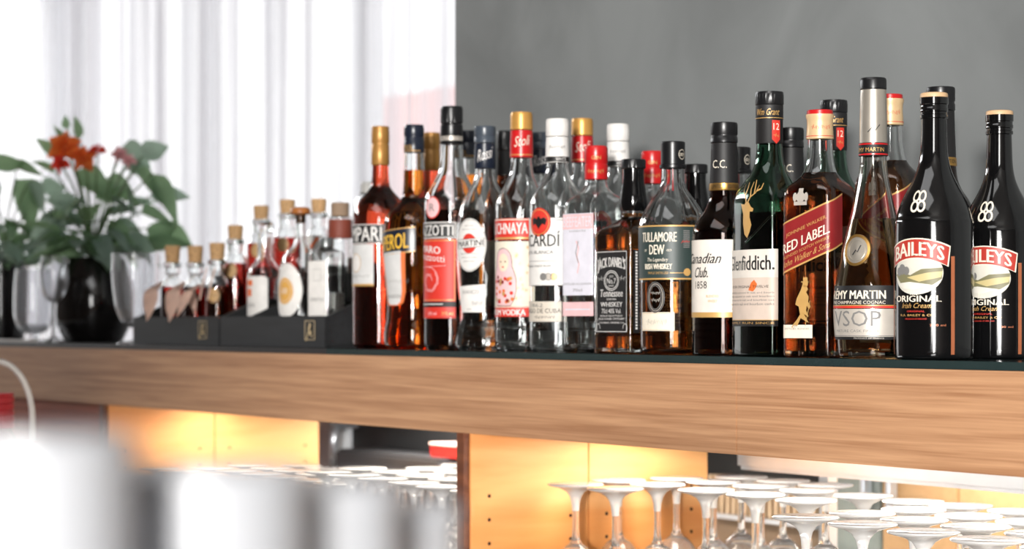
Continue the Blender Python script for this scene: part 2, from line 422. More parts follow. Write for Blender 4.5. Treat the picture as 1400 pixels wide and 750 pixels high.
def stoli():
    b = Bottle('vodka_bottle', 'clear vodka bottle with gold cap, red neck band and red-banded doll label, front row', 713, FY,
               [(478, 33), (476, 35), (472, 36), (470, 36.2), (468, 35), (465, 36.2), (450, 36.2), (448, 35), (445, 36), (380, 36), (300, 36), (282, 35.5), (271, 32.5), (260, 27), (250, 21.5), (240, 17.5), (228, 15.5), (214, 14.5), (160, 13)],
               52, CLEAR, liquid=L_CLEAR, level=441)
    b.cap('cap', [(178, 14.6), (177, 15.3), (162, 15.1), (158, 15.1), (156, 14.6), (154, 14)], GOLDCAP if False else pm('gold_cap', (214, 160, 84), .35, .45), ribs=(.035, 2, 3))
    b.cap('neck_foil', [(216, 15.2), (215, 16), (195, 15.8), (179, 15.2)], RED)
    d = b.capdec(215, 180, 16); c = b.alpha*16/b.s; d.text('Stoli', c-.010, c+.012, b.V(203), b.V(189), CREAM, 2, shear=.3, slope=.15); d.rect(c-.03, c+.03, b.V(213), b.V(212), GOLDP, 1); d.finish('foil_print', b.root)
    d = b.dec(); w = b.U(726.5); t = b.U(721)
    d.rect(-w, w, b.V(329), b.V(300), REDP, 0); d.rect(-w, w, b.V(302.3), b.V(301), CREAM, 1); d.rect(-w, w, b.V(328), b.V(325.5), GOLDP, 1)
    for k in (0, .0006): d.text('STOLICHNAYA', -t+k, t+k, b.V(321), b.V(306), WHITE, 2)
    d.rect(-w+.001, w-.001, b.V(419), b.V(331), CREAM, 0)
    d.rect(-w, w, b.V(433), b.V(419), REDP, 0); d.rect(-w, w, b.V(420.6), b.V(419.6), CREAM, 1)
    for k in (0, .0006): d.text('PREMIUM VODKA', -b.U(718)+k, b.U(718)+k, b.V(431), b.V(423), WHITE, 2)
    # nesting doll figure
    c = b.U(688)
    P = [(c+q[0]*.001, b.V(340)-q[1]*.001) for q in ((0, 0), (7, 2), (12, 8), (14, 17), (14, 24), (17, 31), (20, 42), (20, 56), (17, 68), (12, 76), (-12, 76), (-17, 68), (-20, 56), (-20, 42), (-17, 31), (-14, 24), (-14, 17), (-12, 8), (-7, 2))]
    d.poly(P, PINKP, 1); d.line(P+[P[0]], .0008, INK, 3)
    d.ell(c, b.V(340)-.019, .009, .012, pm('doll_face', (240, 214, 190), .5), 2); d.ell(c-.004, b.V(340)-.018, .0012, .001, INK, 3); d.ell(c+.004, b.V(340)-.018, .0012, .001, INK, 3); d.ell(c, b.V(340)-.025, .002, .001, REDP, 3)
    rr = random.Random(5)
    for k in range(26):
        u, v = c+rr.uniform(-.015, .015), b.V(340)-rr.uniform(.036, .072)
        m = [REDP, GOLDP, REDDK, ORANGEP][k % 4]; d.ell(u, v, .0026, .0026, m, 2+k % 3, 8)
    for k in range(16):
        u, v = b.U(rr.uniform(705, 724)), b.V(rr.uniform(338, 412)); a = rr.uniform(0, 6)
        for q in range(3): d.line([(u-.003*math.cos(a+q), v-.003*math.sin(a+q)), (u+.003*math.cos(a+q), v+.003*math.sin(a+q))], .0005, GOLDP, 1)
    d.finish('label', b.root)
    return b
def bacardi():
    b = Bottle('rum_bottle', 'clear white rum bottle with ribbed white cap and bat emblem label, front row', 762, FY,
               [(480, 34), (478, 37), (473, 38.5), (455, 38.5), (400, 38.5), (330, 38.5), (290, 38.5), (278, 37.5), (268, 34), (259, 28.5), (250, 22.5), (242, 18.5), (234, 16), (222, 15), (170, 13.5)],
               52, CLEAR, liquid=L_CLEAR, level=452)
    b.cap('cap', [(187, 15), (186, 15.9), (168, 15.7), (166, 15.7), (164, 15.2), (163, 14.4)], WHITE, ribs=(.035, 1, 3))
    b.cap('neck_foil', [(223, 15.4), (222, 16.1), (200, 16), (188, 15.4)], WHITE)
    d = b.capdec(222, 188, 16.1); c = b.alpha*16.1/b.s; d.scribble(c-.012, c+.010, b.V(206), b.V(198), INK, 2, .0005); d.rect(c-.035, c+.025, b.V(222), b.V(215), INK, 1); d.text('WHITE', c-.002, c+.012, b.V(220.5), b.V(216.5), WHITE, 2); d.finish('foil_print', b.root)
    d = b.dec(); w = b.U(770.5)
    d.rect(-w, w, b.V(391), b.V(299), WHITE, 0); d.frame(-w, w, b.V(391), b.V(299), .0006, GREYINK, 1)
    c = b.U(737); d.ell(c, b.V(305), .0175, .0185, REDP, 1); d.ring(c, b.V(305), .0155, .0165, .0009, GOLDP, 2)
    d.poly([(c+x*.001, b.V(305)+y*.001) for x, y in ((-12, 3), (-8, 6), (-3, 4), (-1.5, 7), (1.5, 7), (3, 4), (8, 6), (12, 3), (10, -4), (6, -2), (3, -5), (0, -9), (-3, -5), (-6, -2), (-10, -4))], INK, 3)
    t = b.U(765)
    for k in (0, .0006): d.text('BACARDÍ', -t+k, t+k, b.V(338), b.V(317), INK, 2)
    t = b.U(757); d.text('CARTA BLANCA', -t, t, b.V(348), b.V(343.5), INK, 2)
    d.rect(-b.U(760), b.U(760), b.V(358), b.V(357.4), GREYINK, 1); t = b.U(753); d.text('SUPERIOR WHITE RUM', -t, t, b.V(366), b.V(363), INK, 2)
    for q, m in enumerate((GREYINK, SILVERP, GOLDP)): d.ell(b.U(743+q*7), b.V(379), .0048, .0048, m, 2); d.ring(b.U(743+q*7), b.V(379), .0048, .0048, .0008, GREYINK, 3)
    d.rect(b.U(760), b.U(769), b.V(303), b.V(302), GREYINK, 1)
    w2 = b.U(768); d.rect(-w2, w2, b.V(440), b.V(412), pm('cream_grey_paper', (208, 198, 184), .5), 0); d.frame(-w2, w2, b.V(440), b.V(412), .0005, GREYINK, 1)
    d.text('1862', -.010, .014, b.V(420), b.V(415), GREYINK, 2); t = b.U(767); d.text('SANTIAGO DE CUBA', -t, t, b.V(428), b.V(422), INK, 2); d.scribble(.0, .03, b.V(437), b.V(430), INK, 2, .0006)
    d.finish('label', b.root)
    return b
def beefeater():
    sec = Section(4, 9)
    b = Bottle('gin_bottle', 'clear square gin bottle with red cap and pale pink label, in the front row', 815, FY+.004,
               [(479, 31), (477.5, 34), (474, 35), (440, 35), (360, 35), (300, 35), (284, 34.5), (276, 32.5), (269, 28), (262, 21), (256, 17), (250, 15.5), (244, 14.8), (206, 13.5)],
               46, CLEAR, sec=sec, blend=(258, 282), liquid=L_CLEAR, level=470)
    b.cap('cap', [(246, 15.2), (245, 16), (226, 16), (225, 15.2), (223, 15.2), (222, 16), (203, 16), (202, 15.5), (201, 15.2), (200, 14.4)], RED, ribs=(.03, 5, 6))
    d = b.capdec(246, 200, 16); c = b.alpha*16/b.s; d.scribble(c-.012, c+.010, b.V(240), b.V(230), GOLDP, 2, .0006); d.text('GIN', c-.006, c+.006, b.V(219), b.V(214), GOLDP, 2); d.finish('cap_print', b.root)
    d = b.dec(); w = 30/b.s
    d.rect(-w, w, b.V(404), b.V(293), PALELAB, 0); d.rect(-w, w, b.V(314), b.V(294), PINKP, 1); d.text('BEEFEATER', -w*.92, w*.92, b.V(311), b.V(297), PALELAB, 2)
    d.text('LONDON', -w*.5, w*.5, b.V(318), b.V(315.5), GREYINK, 2)
    d.line([(-.002, b.V(330)), (.002, b.V(340)), (-.001, b.V(352)), (.003, b.V(362)), (0, b.V(374))], .0022, PINKP, 1); d.line([(.002, b.V(330)), (-.003, b.V(346)), (.002, b.V(360))], .0012, GREYINK, 2)
    d.text('DISTILLED IN LONDON', -w*.9, w*.9, b.V(390), b.V(387), GREYINK, 2); d.text('70cl', -w*.3, w*.3, b.V(399), b.V(395), GREYINK, 2)
    d.rect(-w, w, b.V(432), b.V(413), PINKP, 0); d.rect(-w*.8, w*.8, b.V(424), b.V(422), PALELAB, 1)
    d.finish('label', b.root)
    return b
def jackd():
    sec = Section(4, 16)
    b = Bottle('whiskey_bottle', 'square amber whiskey bottle with black label and white lettering and black neck, front row', 866, FY+.002,
               [(483, 37), (481.5, 39), (478, 39.5), (458, 39.5), (455, 38.6), (400, 38.6), (345, 38.6), (341, 39.5), (326, 39.5), (320, 38.5), (312, 32), (305, 24), (299, 18), (293, 16.5), (286, 17), (278, 18.5), (266, 17), (250, 14.5), (232, 13.5), (222, 13)],
               50, CLEAR, sec=sec, blend=(297, 316), liquid=L_AMBER, level=292)
    b.cap('cap', [(231, 15.5), (230, 17), (220, 17), (218.6, 16.4), (218, 15.5)], BLACK, ribs=(.03, 1, 2))
    b.cap('neck_sleeve', [(289, 17.2), (286, 18.2), (278, 19.7), (266, 18.2), (250, 15.6), (240, 15), (231.5, 15.2)], BLACKG, n=12)
    d = b.dec(); w = 33.5/b.s
    d.rect(-w, w, b.V(455), b.V(343), BLACKLAB, 0); d.frame(-w+.001, w-.001, b.V(453.5), b.V(344.5), .0007, WHITE, 1)
    for k in (-.0004, 0, .0004): d.text("JACK DANIEL'S", -w*.88+k, w*.88+k, b.V(374), b.V(356), WHITE, 2, arc=.004)
    d.ring(0, b.V(384), .0145, .0125, .0008, WHITE, 2); d.ring(0, b.V(384), .0125, .0105, .0008, WHITE, 2)
    d.text('OLD', -.004, .004, b.V(379.5), b.V(377), WHITE, 2); d.text('No.7', -.0085, .0085, b.V(388), b.V(381), WHITE, 2); d.text('BRAND', -.005, .005, b.V(392), b.V(390), WHITE, 2)
    for sx in (-1, 1):
        d.scribble(sx*.016, sx*.027, b.V(386), b.V(376), WHITE, 2, .0005, 10)
        d.line([(sx*(w-.004-.004*math.cos(q)), b.V(449)+.006*math.sin(q)) for q in (0, .6, 1.2, 1.8, 2.4, 3, 3.8)], .0006, WHITE, 2)
        d.line([(sx*(w-.004-.004*math.cos(q)), b.V(352)-.004*math.sin(q)) for q in (0, .6, 1.2, 1.8, 2.4, 3)], .0006, WHITE, 2)
    for k in (0, .0004): d.text('Tennessee', -w*.72+k, w*.72+k, b.V(406), b.V(396), WHITE, 2, shear=.15)
    d.text('SOUR MASH', -w*.3, w*.3, b.V(410.5), b.V(408), WHITE, 2)
    for k in (0, .0004): d.text('WHISKEY', -w*.7+k, w*.7+k, b.V(419.5), b.V(413), WHITE, 2)
    d.text('70cl 40% Vol.', -w*.62, w*.62, b.V(428.5), b.V(422), WHITE, 2)
    d.text('DISTILLED AND BOTTLED BY', -w*.72, w*.72, b.V(433), b.V(430.6), WHITE, 2); d.text('JACK DANIEL DISTILLERY', -w*.85, w*.85, b.V(438), b.V(434.5), WHITE, 2); d.text('LYNCHBURG, TENNESSEE U.S.A.', -w*.8, w*.8, b.V(442.5), b.V(440), WHITE, 2)
    d.finish('label', b.root); d = b.dec(); u0 = 43/b.s; d.rect(u0, u0+13/b.s, b.V(455), b.V(343), BLACKLAB, 0)
    for q in range(26): d.rect(u0+4/b.s, u0+7.5/b.s, b.V(450)+q*.0037, b.V(450)+q*.0037+.0024, WHITE, 1)
    d.finish('side_label', b.root)
    return b
def tullamore():
    b = Bottle('whiskey_bottle', 'clear whiskey bottle with black cap, slate green label and oval glass crest, front row', 920, FY,
               [(483, 37), (481, 42), (475, 45), (460, 45.5), (420, 45.5), (384, 46), (340, 47), (318, 47), (306, 46), (296, 43), (286, 38), (276, 31.5), (267, 24.5), (258, 19), (248, 16.5), (238, 16), (226, 15.5), (200, 14.5)],
               27, CLEAR, liquid=L_AMBER, level=386, flutes=(.05, 8, .205, .155))
    b.cap('cap', [(231, 17), (230, 18.3), (226, 18.3), (225, 16.6), (200, 16.6), (197, 16.8), (195, 16.6), (194, 15.6)], BLACK)
    d = b.capdec(230, 195, 16.6); c = b.alpha*16.6/b.s+.012; d.ring(c, b.V(212), .005, .006, .0006, CREAM, 1); d.text('1829', c-.0035, c+.0035, b.V(214.5), b.V(210), CREAM, 1); d.finish('cap_print', b.root)
    d = b.dec(); w = .060; t = .0225
    d.rect(-w, w, b.V(382), b.V(310), GREENLAB, 0, slope=.0); d.rect(-w, w, b.V(383), b.V(381), GOLDP, 1); d.rect(-w, w, b.V(311.5), b.V(309.5), GOLDP, 1)
    for k in (0, .0005): d.text('TULLAMORE', -t-.001+k, t+.001+k, b.V(332), b.V(319), CREAM, 2); d.text('DEW', -.011+k, .009+k, b.V(349), b.V(336), CREAM, 2)
    d.text('EST', -.019, -.015, b.V(345), b.V(342), CREAM, 2); d.text('1829', .012, .018, b.V(345), b.V(342), CREAM, 2)
    d.text('The Legendary', -.014, .014, b.V(360), b.V(353.5), CREAM, 2, shear=.35)
    for k in (0, .0005): d.text('IRISH WHISKEY', -.019+k, .018+k, b.V(369), b.V(361.5), CREAM, 2)
    d.text('TRIPLE DISTILLED', -.014, .014, b.V(375.5), b.V(372.5), GOLDP, 2); d.rect(.016, .036, b.V(374.4), b.V(373.6), GOLDP, 1); d.ell(.037, b.V(373), .0045, .0045, GOLDP, 2)
    for q in range(9): d.rect(.032, .040, b.V(340)+q*.0024, b.V(340)+q*.0024+.0012, GREYINK, 1)
    d.text('John', .029, .040, b.V(334), b.V(330), REDP, 2, shear=.3)
    d.finish('label', b.root); d = b.dec()
    w2 = .0245; d.rect(-w2-.003, w2-.003, b.V(452), b.V(427), CREAM, 0); d.frame(-w2-.002, w2-.004, b.V(451), b.V(428), .0004, GOLDP, 1); d.scribble(-.017, .012, b.V(446), b.V(434), GREYINK, 2, .0004)
    d.finish('lower_label', b.root)
    # glass crest
    d = b.dec(); c = -.003
    for q, (a, bb) in enumerate(((.0125, .0185), (.0105, .0165), (.0085, .0145))): d.ring(c, b.V(407), a, bb, .0008, GREYINK if q != 1 else SILVERP, 1+3*(q != 1))
    d.scribble(c-.006, c+.006, b.V(404), b.V(398), SILVERP, 3, .0008, 12); d.scribble(c-.006, c+.006, b.V(414), b.V(407), SILVERP, 3, .0008, 12, 4); d.finish('crest', b.root)
    # strip seal over the shoulder
    d = b.dec(); u = b.U(921)-.001; d.rect(u-.0025, u+.0025, b.V(262), b.V(232), REDDK, 1); d.finish('strip_seal', b.root)
    return b
def canadian():
    b = Bottle('whisky_bottle', 'dark brown whisky bottle with long black neck foil, gold band and white script label', 990, FY+.010,
               [(486, 40), (484, 43), (479, 44), (450, 44), (400, 44), (345, 44), (326, 44), (316, 43), (307, 39.5), (298, 34), (290, 28), (281, 23.5), (272, 21), (262, 20), (240, 18.5), (210, 17), (176, 16)],
               46, BROWNG, liquid=LQ('brown', (.5, .2, .08)), level=262)
    b.cap('cap', [(196, 17.4), (195, 18.6), (188, 18.4), (187, 17.7), (185, 17.7), (184, 18.5), (171, 18.5), (169, 18), (168, 17)], BLACK, ribs=(.035, 5, 6))
    b.cap('neck_foil', [(251, 19.6), (240, 19.2), (220, 18.3), (196.5, 17.6)], BLACKLAB)
    b.cap('neck_band', [(261, 20.4), (260, 20.9), (251.5, 20.3), (251, 19.7)], GOLD)
    d = Decal(lambda z: b.R(z)+.0011, 19/b.s, base=.0006); c = b.alpha*19/b.s
    d.text('C.C.', c-.014, c+.003, b.V(231), b.V(220), CREAM, 2)
    d.text('LIMITED', c-.014, c-.001, b.V(258.5), b.V(253.5), INK, 2); d.text('EDITION', c+.004, c+.017, b.V(258.5), b.V(253.5), INK, 2); d.finish('foil_print', b.root)
    d = b.dec(); w = b.U(1014)
    d.rect(-w, w, b.V(434), b.V(329), pm('ivory_paper', (224, 216, 206), .55), 0); d.rect(-w, w, b.V(434), b.V(427), GOLDP, 1)
    t = b.U(986)
    for k in (0, .0005): d.text('Canadian', -t+k, t+k, b.V(361), b.V(347), INK, 2, shear=.45, slope=.0)
    t = b.U(968)
    for k in (0, .0005): d.text('Club.', -t+k, t+k, b.V(380), b.V(366), INK, 2, shear=.45)
    d.text('1858', -b.U(967), b.U(967), b.V(395), b.V(385), INK, 2); d.text('BLENDED', b.U(966), b.U(983), b.V(407), b.V(403.5), GOLDP, 2); d.text('WHISKY', b.U(968), b.U(981), b.V(414), b.V(410), GOLDP, 2); d.text('70 cl', b.U(1000), b.U(1011.5), b.V(424), b.V(416), GOLDP, 2)
    d.finish('label', b.root)
    d = b.dec()
    for q in range(3): d.scribble(-b.U(975), b.U(1000), b.V(446+q*9), b.V(440+q*9), BROWNG, 2, .0011, 50, q)
    d.finish('embossing', b.root)
    return b
def glenf():
    sec = Section(3, 6, .55)
    b = Bottle('whisky_bottle', 'dark green three-sided whisky bottle with tall black neck, gold stag and cream label', 1052, FY-.004,
               [(487, 35), (485, 37.5), (480, 38.5), (450, 38.5), (400, 38.5), (330, 38.5), (286, 38), (270, 36.5), (257, 33), (246, 28.5), (236, 24), (225, 20.5), (212, 18.5), (198, 17.5), (134, 16)],
               55, GREENG, sec=sec, blend=(215, 270), liquid=DARKG, level=292)
    b.cap('cap', [(144, 18.6), (143, 19.4), (131, 19.4), (128, 19), (126.5, 18.6), (126, 17.6)], BLACK, ribs=(.03, 1, 3))
    b.cap('neck_foil', [(197, 18), (196, 18.6), (164, 18.4), (163, 18.9), (145, 18.9), (144.3, 18.4)], BLACKLAB)
    d = b.capdec(196, 145, 19.1); c = b.alpha*19/b.s; d.text('Wm Grant', c-.016, c+.012, b.V(159), b.V(150), GOLDP, 2, shear=.4); d.rect(c-.04, c+.03, b.V(163), b.V(162.2), GOLDP, 1)
    c2 = c+.008; P = [(c2-.005, b.V(166)), (c2+.005, b.V(166)), (c2+.005, b.V(192)), (c2, b.V(198)), (c2-.005, b.V(192))]
    d.poly(P, REDP, 1); d.text('12', c2-.0035, c2+.0035, b.V(179), b.V(170), CREAM, 2); d.scribble(c2-.003, c2+.003, b.V(190), b.V(183), GOLDP, 2, .0006, 8); d.finish('foil_print', b.root)
    d = b.dec(); w = b.U(1072)
    lab = pm('cream_pink_paper', (212, 194, 180), .55)
    d.rect(-w, w, b.V(437), b.V(342), lab, 0); d.rect(-w, w, b.V(446), b.V(437), BLACKLAB, 0); d.rect(-w, w, b.V(438), b.V(437), GOLDP, 1); d.rect(-w, w, b.V(380), b.V(342), pm('ivory_paper', (224, 216, 206), .55), 1)
    t = b.U(1066)
    for k in (-.0004, 0, .0004): d.text('Glenfiddich.', -t+k, t+k, b.V(370), b.V(350), INK, 2)
    t = b.U(1058); d.text('OUR ORIGINAL TWELVE', -t, t, b.V(394), b.V(390.5), INK, 2)
    for q in range(4): d.text('Carefully matured in oak and bourbon casks'[q*3:q*3+34], -b.U(1066), b.U(1066), b.V(402.5+q*5), b.V(399+q*5), GREYINK, 2)
    d.poly([(b.U(1028+x), b.V(395-y)) for x, y in ((0, 8), (5, 12), (10, 6), (7, 0), (3, -4), (-4, -2))], ORANGEP, 1); d.text('FAMILY RUN SINCE', -b.U(1066), b.U(1066), b.V(443), b.V(440), GOLDP, 2)
    d.finish('label', b.root)
    # gold stag
    d = b.dec(); c = b.U(1022); v = b.V(288); S = .00105
    H = [(-6, 6), (-3, 9), (2, 8), (6, 3), (10, 1), (9, -2), (4, -2), (4, -8), (7, -16), (4, -24), (0, -30), (-5, -26), (-8, -14), (-8, -4), (-12, 4), (-14, 7)]
    d.poly([(c+x*S, v+y*S) for x, y in H], GOLDP, 0)
    for pts in (((0, 8), (4, 14), (12, 18), (16, 26)), ((4, 14), (3, 22), (5, 30)), ((10, 17), (10, 25), (9, 32)), ((13, 20), (20, 22), (23, 28)), ((-3, 9), (-6, 16), (-12, 20), (-14, 28)), ((-6, 16), (-4, 24), (-5, 30))):
        d.line([(c+x*S, v+y*S) for x, y in pts], [.0022, .0018, .0012, .0006][:len(pts)], GOLDP, 0)
    d.finish('stag_emblem', b.root)
    bm = bmesh.new(); pts = []                       # raised diagonal ridge
    for q in range(13):
        u = b.U(1020+q*4); z = b.V(332-q*3.2); ph = sec.phi(u/b.rb); r = sec.rho(ph)*b.R(z); pts.append((r*math.cos(ph-PI/2), r*math.sin(ph-PI/2), z))
    tube(bm, pts, .0018); obj('glass_ridge', bm, GREENG, b.root, 60)
    return b
def walker():
    sec = Section(4, 7)
    b = Bottle('whisky_bottle', 'square amber whisky bottle with cream-gold cap and slanted dark red label, front row', 1121, FY,
               [(488, 36), (486, 38.5), (482, 39.5), (450, 39.5), (380, 39.5), (300, 39.5), (276, 39.5), (264, 38.5), (255, 35.5), (246, 29.5), (238, 24), (228, 20.5), (216, 18.5), (204, 17.5), (190, 17), (160, 15.5)],
               30, CLEAR, sec=sec, blend=(236, 262), liquid=L_WHISKY, level=237)
    b.cap('cap', [(191, 17.8), (190, 18.8), (180, 18.2), (172, 17.6), (164, 18), (160, 19.3), (157, 19.3)], CREAMGOLD)
    b.cap('cap_ring', [(157, 18.6), (156.5, 17.8), (152, 17.6), (151, 16.6)], RED)
    d = b.capdec(190, 157, 18.7); c = b.alpha*18.7/b.s; d.scribble(c-.010, c+.012, b.V(180), b.V(170), REDP, 1, .0005); d.rect(c-.03, c+.03, b.V(187.5), b.V(186.6), REDP, 1); d.finish('cap_print', b.root)
    d = b.dec(); w = .054; s = .50; mid = b.V(326); s = .40
    hh = .0265
    d.rect(-.040, .052, mid-hh, mid+hh, REDDK, 0, slope=s); d.rect(-.040, .052, mid-hh-.0012, mid-hh+.0008, GOLDP, 1, slope=s); d.rect(-.040, .052, mid+hh-.0006, mid+hh+.0012, GOLDP, 1, slope=s)
    for k in (0, .0005): d.text('RED LABEL.', -.030+k, .029+k, mid-.007, mid+.004, CREAM, 2, slope=s)
    d.text('JOHNNIE WALKER.', -.024, .026, mid+.009, mid+.014, GOLDP, 2, slope=s)
    d.text('BLENDED SCOTCH WHISKY', -.028, .029, mid-.013, mid-.0098, GOLDP, 2, slope=s); d.text('John Walker & Sons', -.030, .030, mid-.0245, mid-.0155, GOLDP, 2, slope=s, shear=.4)
    d.rect(-.030, .009, b.V(462), b.V(444), CREAM, 0); d.text('DISTILLED, BLENDED', -.026, .005, b.V(451), b.V(448), GREYINK, 2)
    # striding figure
    c, v, S = -.003, b.V(414), .00105
    F = [(0, 19), (5, 18), (8, 14), (5, 11), (9, 6), (8, 1), (12, -4), (9, -7), (6, -3), (5, -8), (9, -15), (15, -21), (18, -24), (14, -26), (9, -21), (2, -12), (-2, -10), (-9, -18), (-17, -25), (-14, -28), (-8, -24), (-3, -16), (-6, -4), (-11, -2), (-9, 4), (-5, 10), (-3, 13)]
    d.poly([(c+x*S*.8, v+y*S) for x, y in F], GOLDP, 0); d.ell(c+.0032, v+.0205, .0034, .0036, GOLDP, 0, 14); d.rect(c-.002, c+.0075, v+.022, v+.0232, GOLDP, 0); d.rect(c+.0005, c+.006, v+.023, v+.0275, GOLDP, 0)
    d.line([(c+.009, v+.002), (c+.003, v-.026)], .0008, GOLDP, 0)
    cc = -.006; v = b.V(272)
    d.rect(cc-.008, cc+.008, v-.008, v-.004, SILVERP, 0); d.ell(cc, v+.001, .0055, .006, SILVERP, 0, 16); d.ell(cc-.007, v+.001, .0025, .005, SILVERP, 0, 12); d.ell(cc+.007, v+.001, .0025, .005, SILVERP, 0, 12); d.rect(cc-.003, cc+.003, v+.006, v+.0105, SILVERP, 0)
    d.finish('label', b.root)
    return b
def remy():
    b = Bottle('cognac_bottle', 'teardrop clear cognac bottle with silver neck foil and round metal seal, front row', 1194, FY,
               [(490, 44), (488, 48), (483, 50), (465, 51.5), (440, 53.5), (415, 54), (395, 52.5), (370, 48.5), (345, 43.5), (320, 37.5), (295, 31.5), (270, 26), (248, 21.5), (230, 19), (212, 18), (114, 16.5)],
               30, SMOKE, liquid=LQ('cognac', (.93, .72, .45)), level=300)
    b.cap('cap', [(123, 17.2), (122, 18), (111, 18), (109, 17.5), (107.6, 17), (107, 16)], BLACK)
    b.cap('neck_foil', [(196, 19), (180, 18.7), (150, 18.2), (135, 18), (123.5, 17.4)], SILVER)
    b.cap('neck_band', [(214, 19.2), (213, 19.8), (196.5, 19.5), (196, 19)], BLACKLAB)
    d = Decal(lambda z: 19.7/b.s, 19.7/b.s, base=.0002); c = b.alpha*19.7/b.s
    d.rect(c-.035, c+.03, b.V(213), b.V(211), RED, 1); d.rect(c-.035, c+.03, b.V(199), b.V(197), RED, 1); d.text('RÉMY MARTIN', c-.024, c+.012, b.V(208.5), b.V(201.5), GOLDP, 2)
    d.line([(c-.006, b.V(182)), (c, b.V(174)), (c+.002, b.V(180)), (c+.007, b.V(172))], .0009, INK, 0); d.finish('foil_print', b.root)
    d = b.dec(); w = .066
    d.rect(-w, w, b.V(417), b.V(391), BLACKLAB, 0); d.rect(-w, w, b.V(421.5), b.V(418.5), REDP, 0); d.rect(-w, w, b.V(460), b.V(422.5), SILVERP, 0); d.rect(-w, w, b.V(464), b.V(460), BLACKLAB, 0); d.rect(-w, w, b.V(418.4), b.V(417.4), GOLDP, 0)
    t = b.U(1210)
    for k in (0, .0007): d.text('RÉMY MARTIN', -t+k, t+k, b.V(409), b.V(394.5), CREAM, 2)
    d.text('FINE CHAMPAGNE COGNAC', -t, t, b.V(416), b.V(411.5), CREAM, 2); d.rect(-w, w, b.V(459), b.V(458.2), GREYINK, 1)
    d.text('VSOP', -.030, .030, b.V(446), b.V(425), GREYINK, 2); d.text('MATURE CASK FINISH', -.027, .027, b.V(454), b.V(450.5), GREYINK, 2); d.text('PRODUCT OF FRANCE', .0, .034, b.V(463), b.V(461), SILVERP, 2)
    d.finish('label', b.root)
    # metal seal
    z = b.V(343); r = b.R(z); a0 = -PI/2; ctr = Vector((0, -r-.0008, z)); tilt = -.17
    bm = bmesh.new()
    for ro, ri, h0, h1, mi in ((.0155, .0128, 0, .0022, 1), (.0128, .0, 0, .0012, 0), (.0105, .0098, .001, .0022, 0)):
        n = 40; rings = []
        for rr, hh in ((ro, h0), (ro, h1), (max(ri, .0001), h1), (max(ri, .0001), h0)):
            rings.append([ctr + Vector((rr*math.cos(2*PI*q/n), -hh - (rr*math.sin(2*PI*q/n))*tilt + .0035*(rr*math.cos(2*PI*q/n)/.0155)**2, rr*1.08*math.sin(2*PI*q/n))) for q in range(n)])
        rings.append(rings[0]); loft(bm, rings, False, False, mi)
    tube(bm, [ctr+Vector(p) for p in ((-.004, -.002, -.005), (0, -.0024, 0), (.002, -.0024, -.002), (.006, -.002, .005))], .0006, 6, 2)
    obj('seal', bm, [SILVER, GOLD, INK], b.root, 40)
    return b
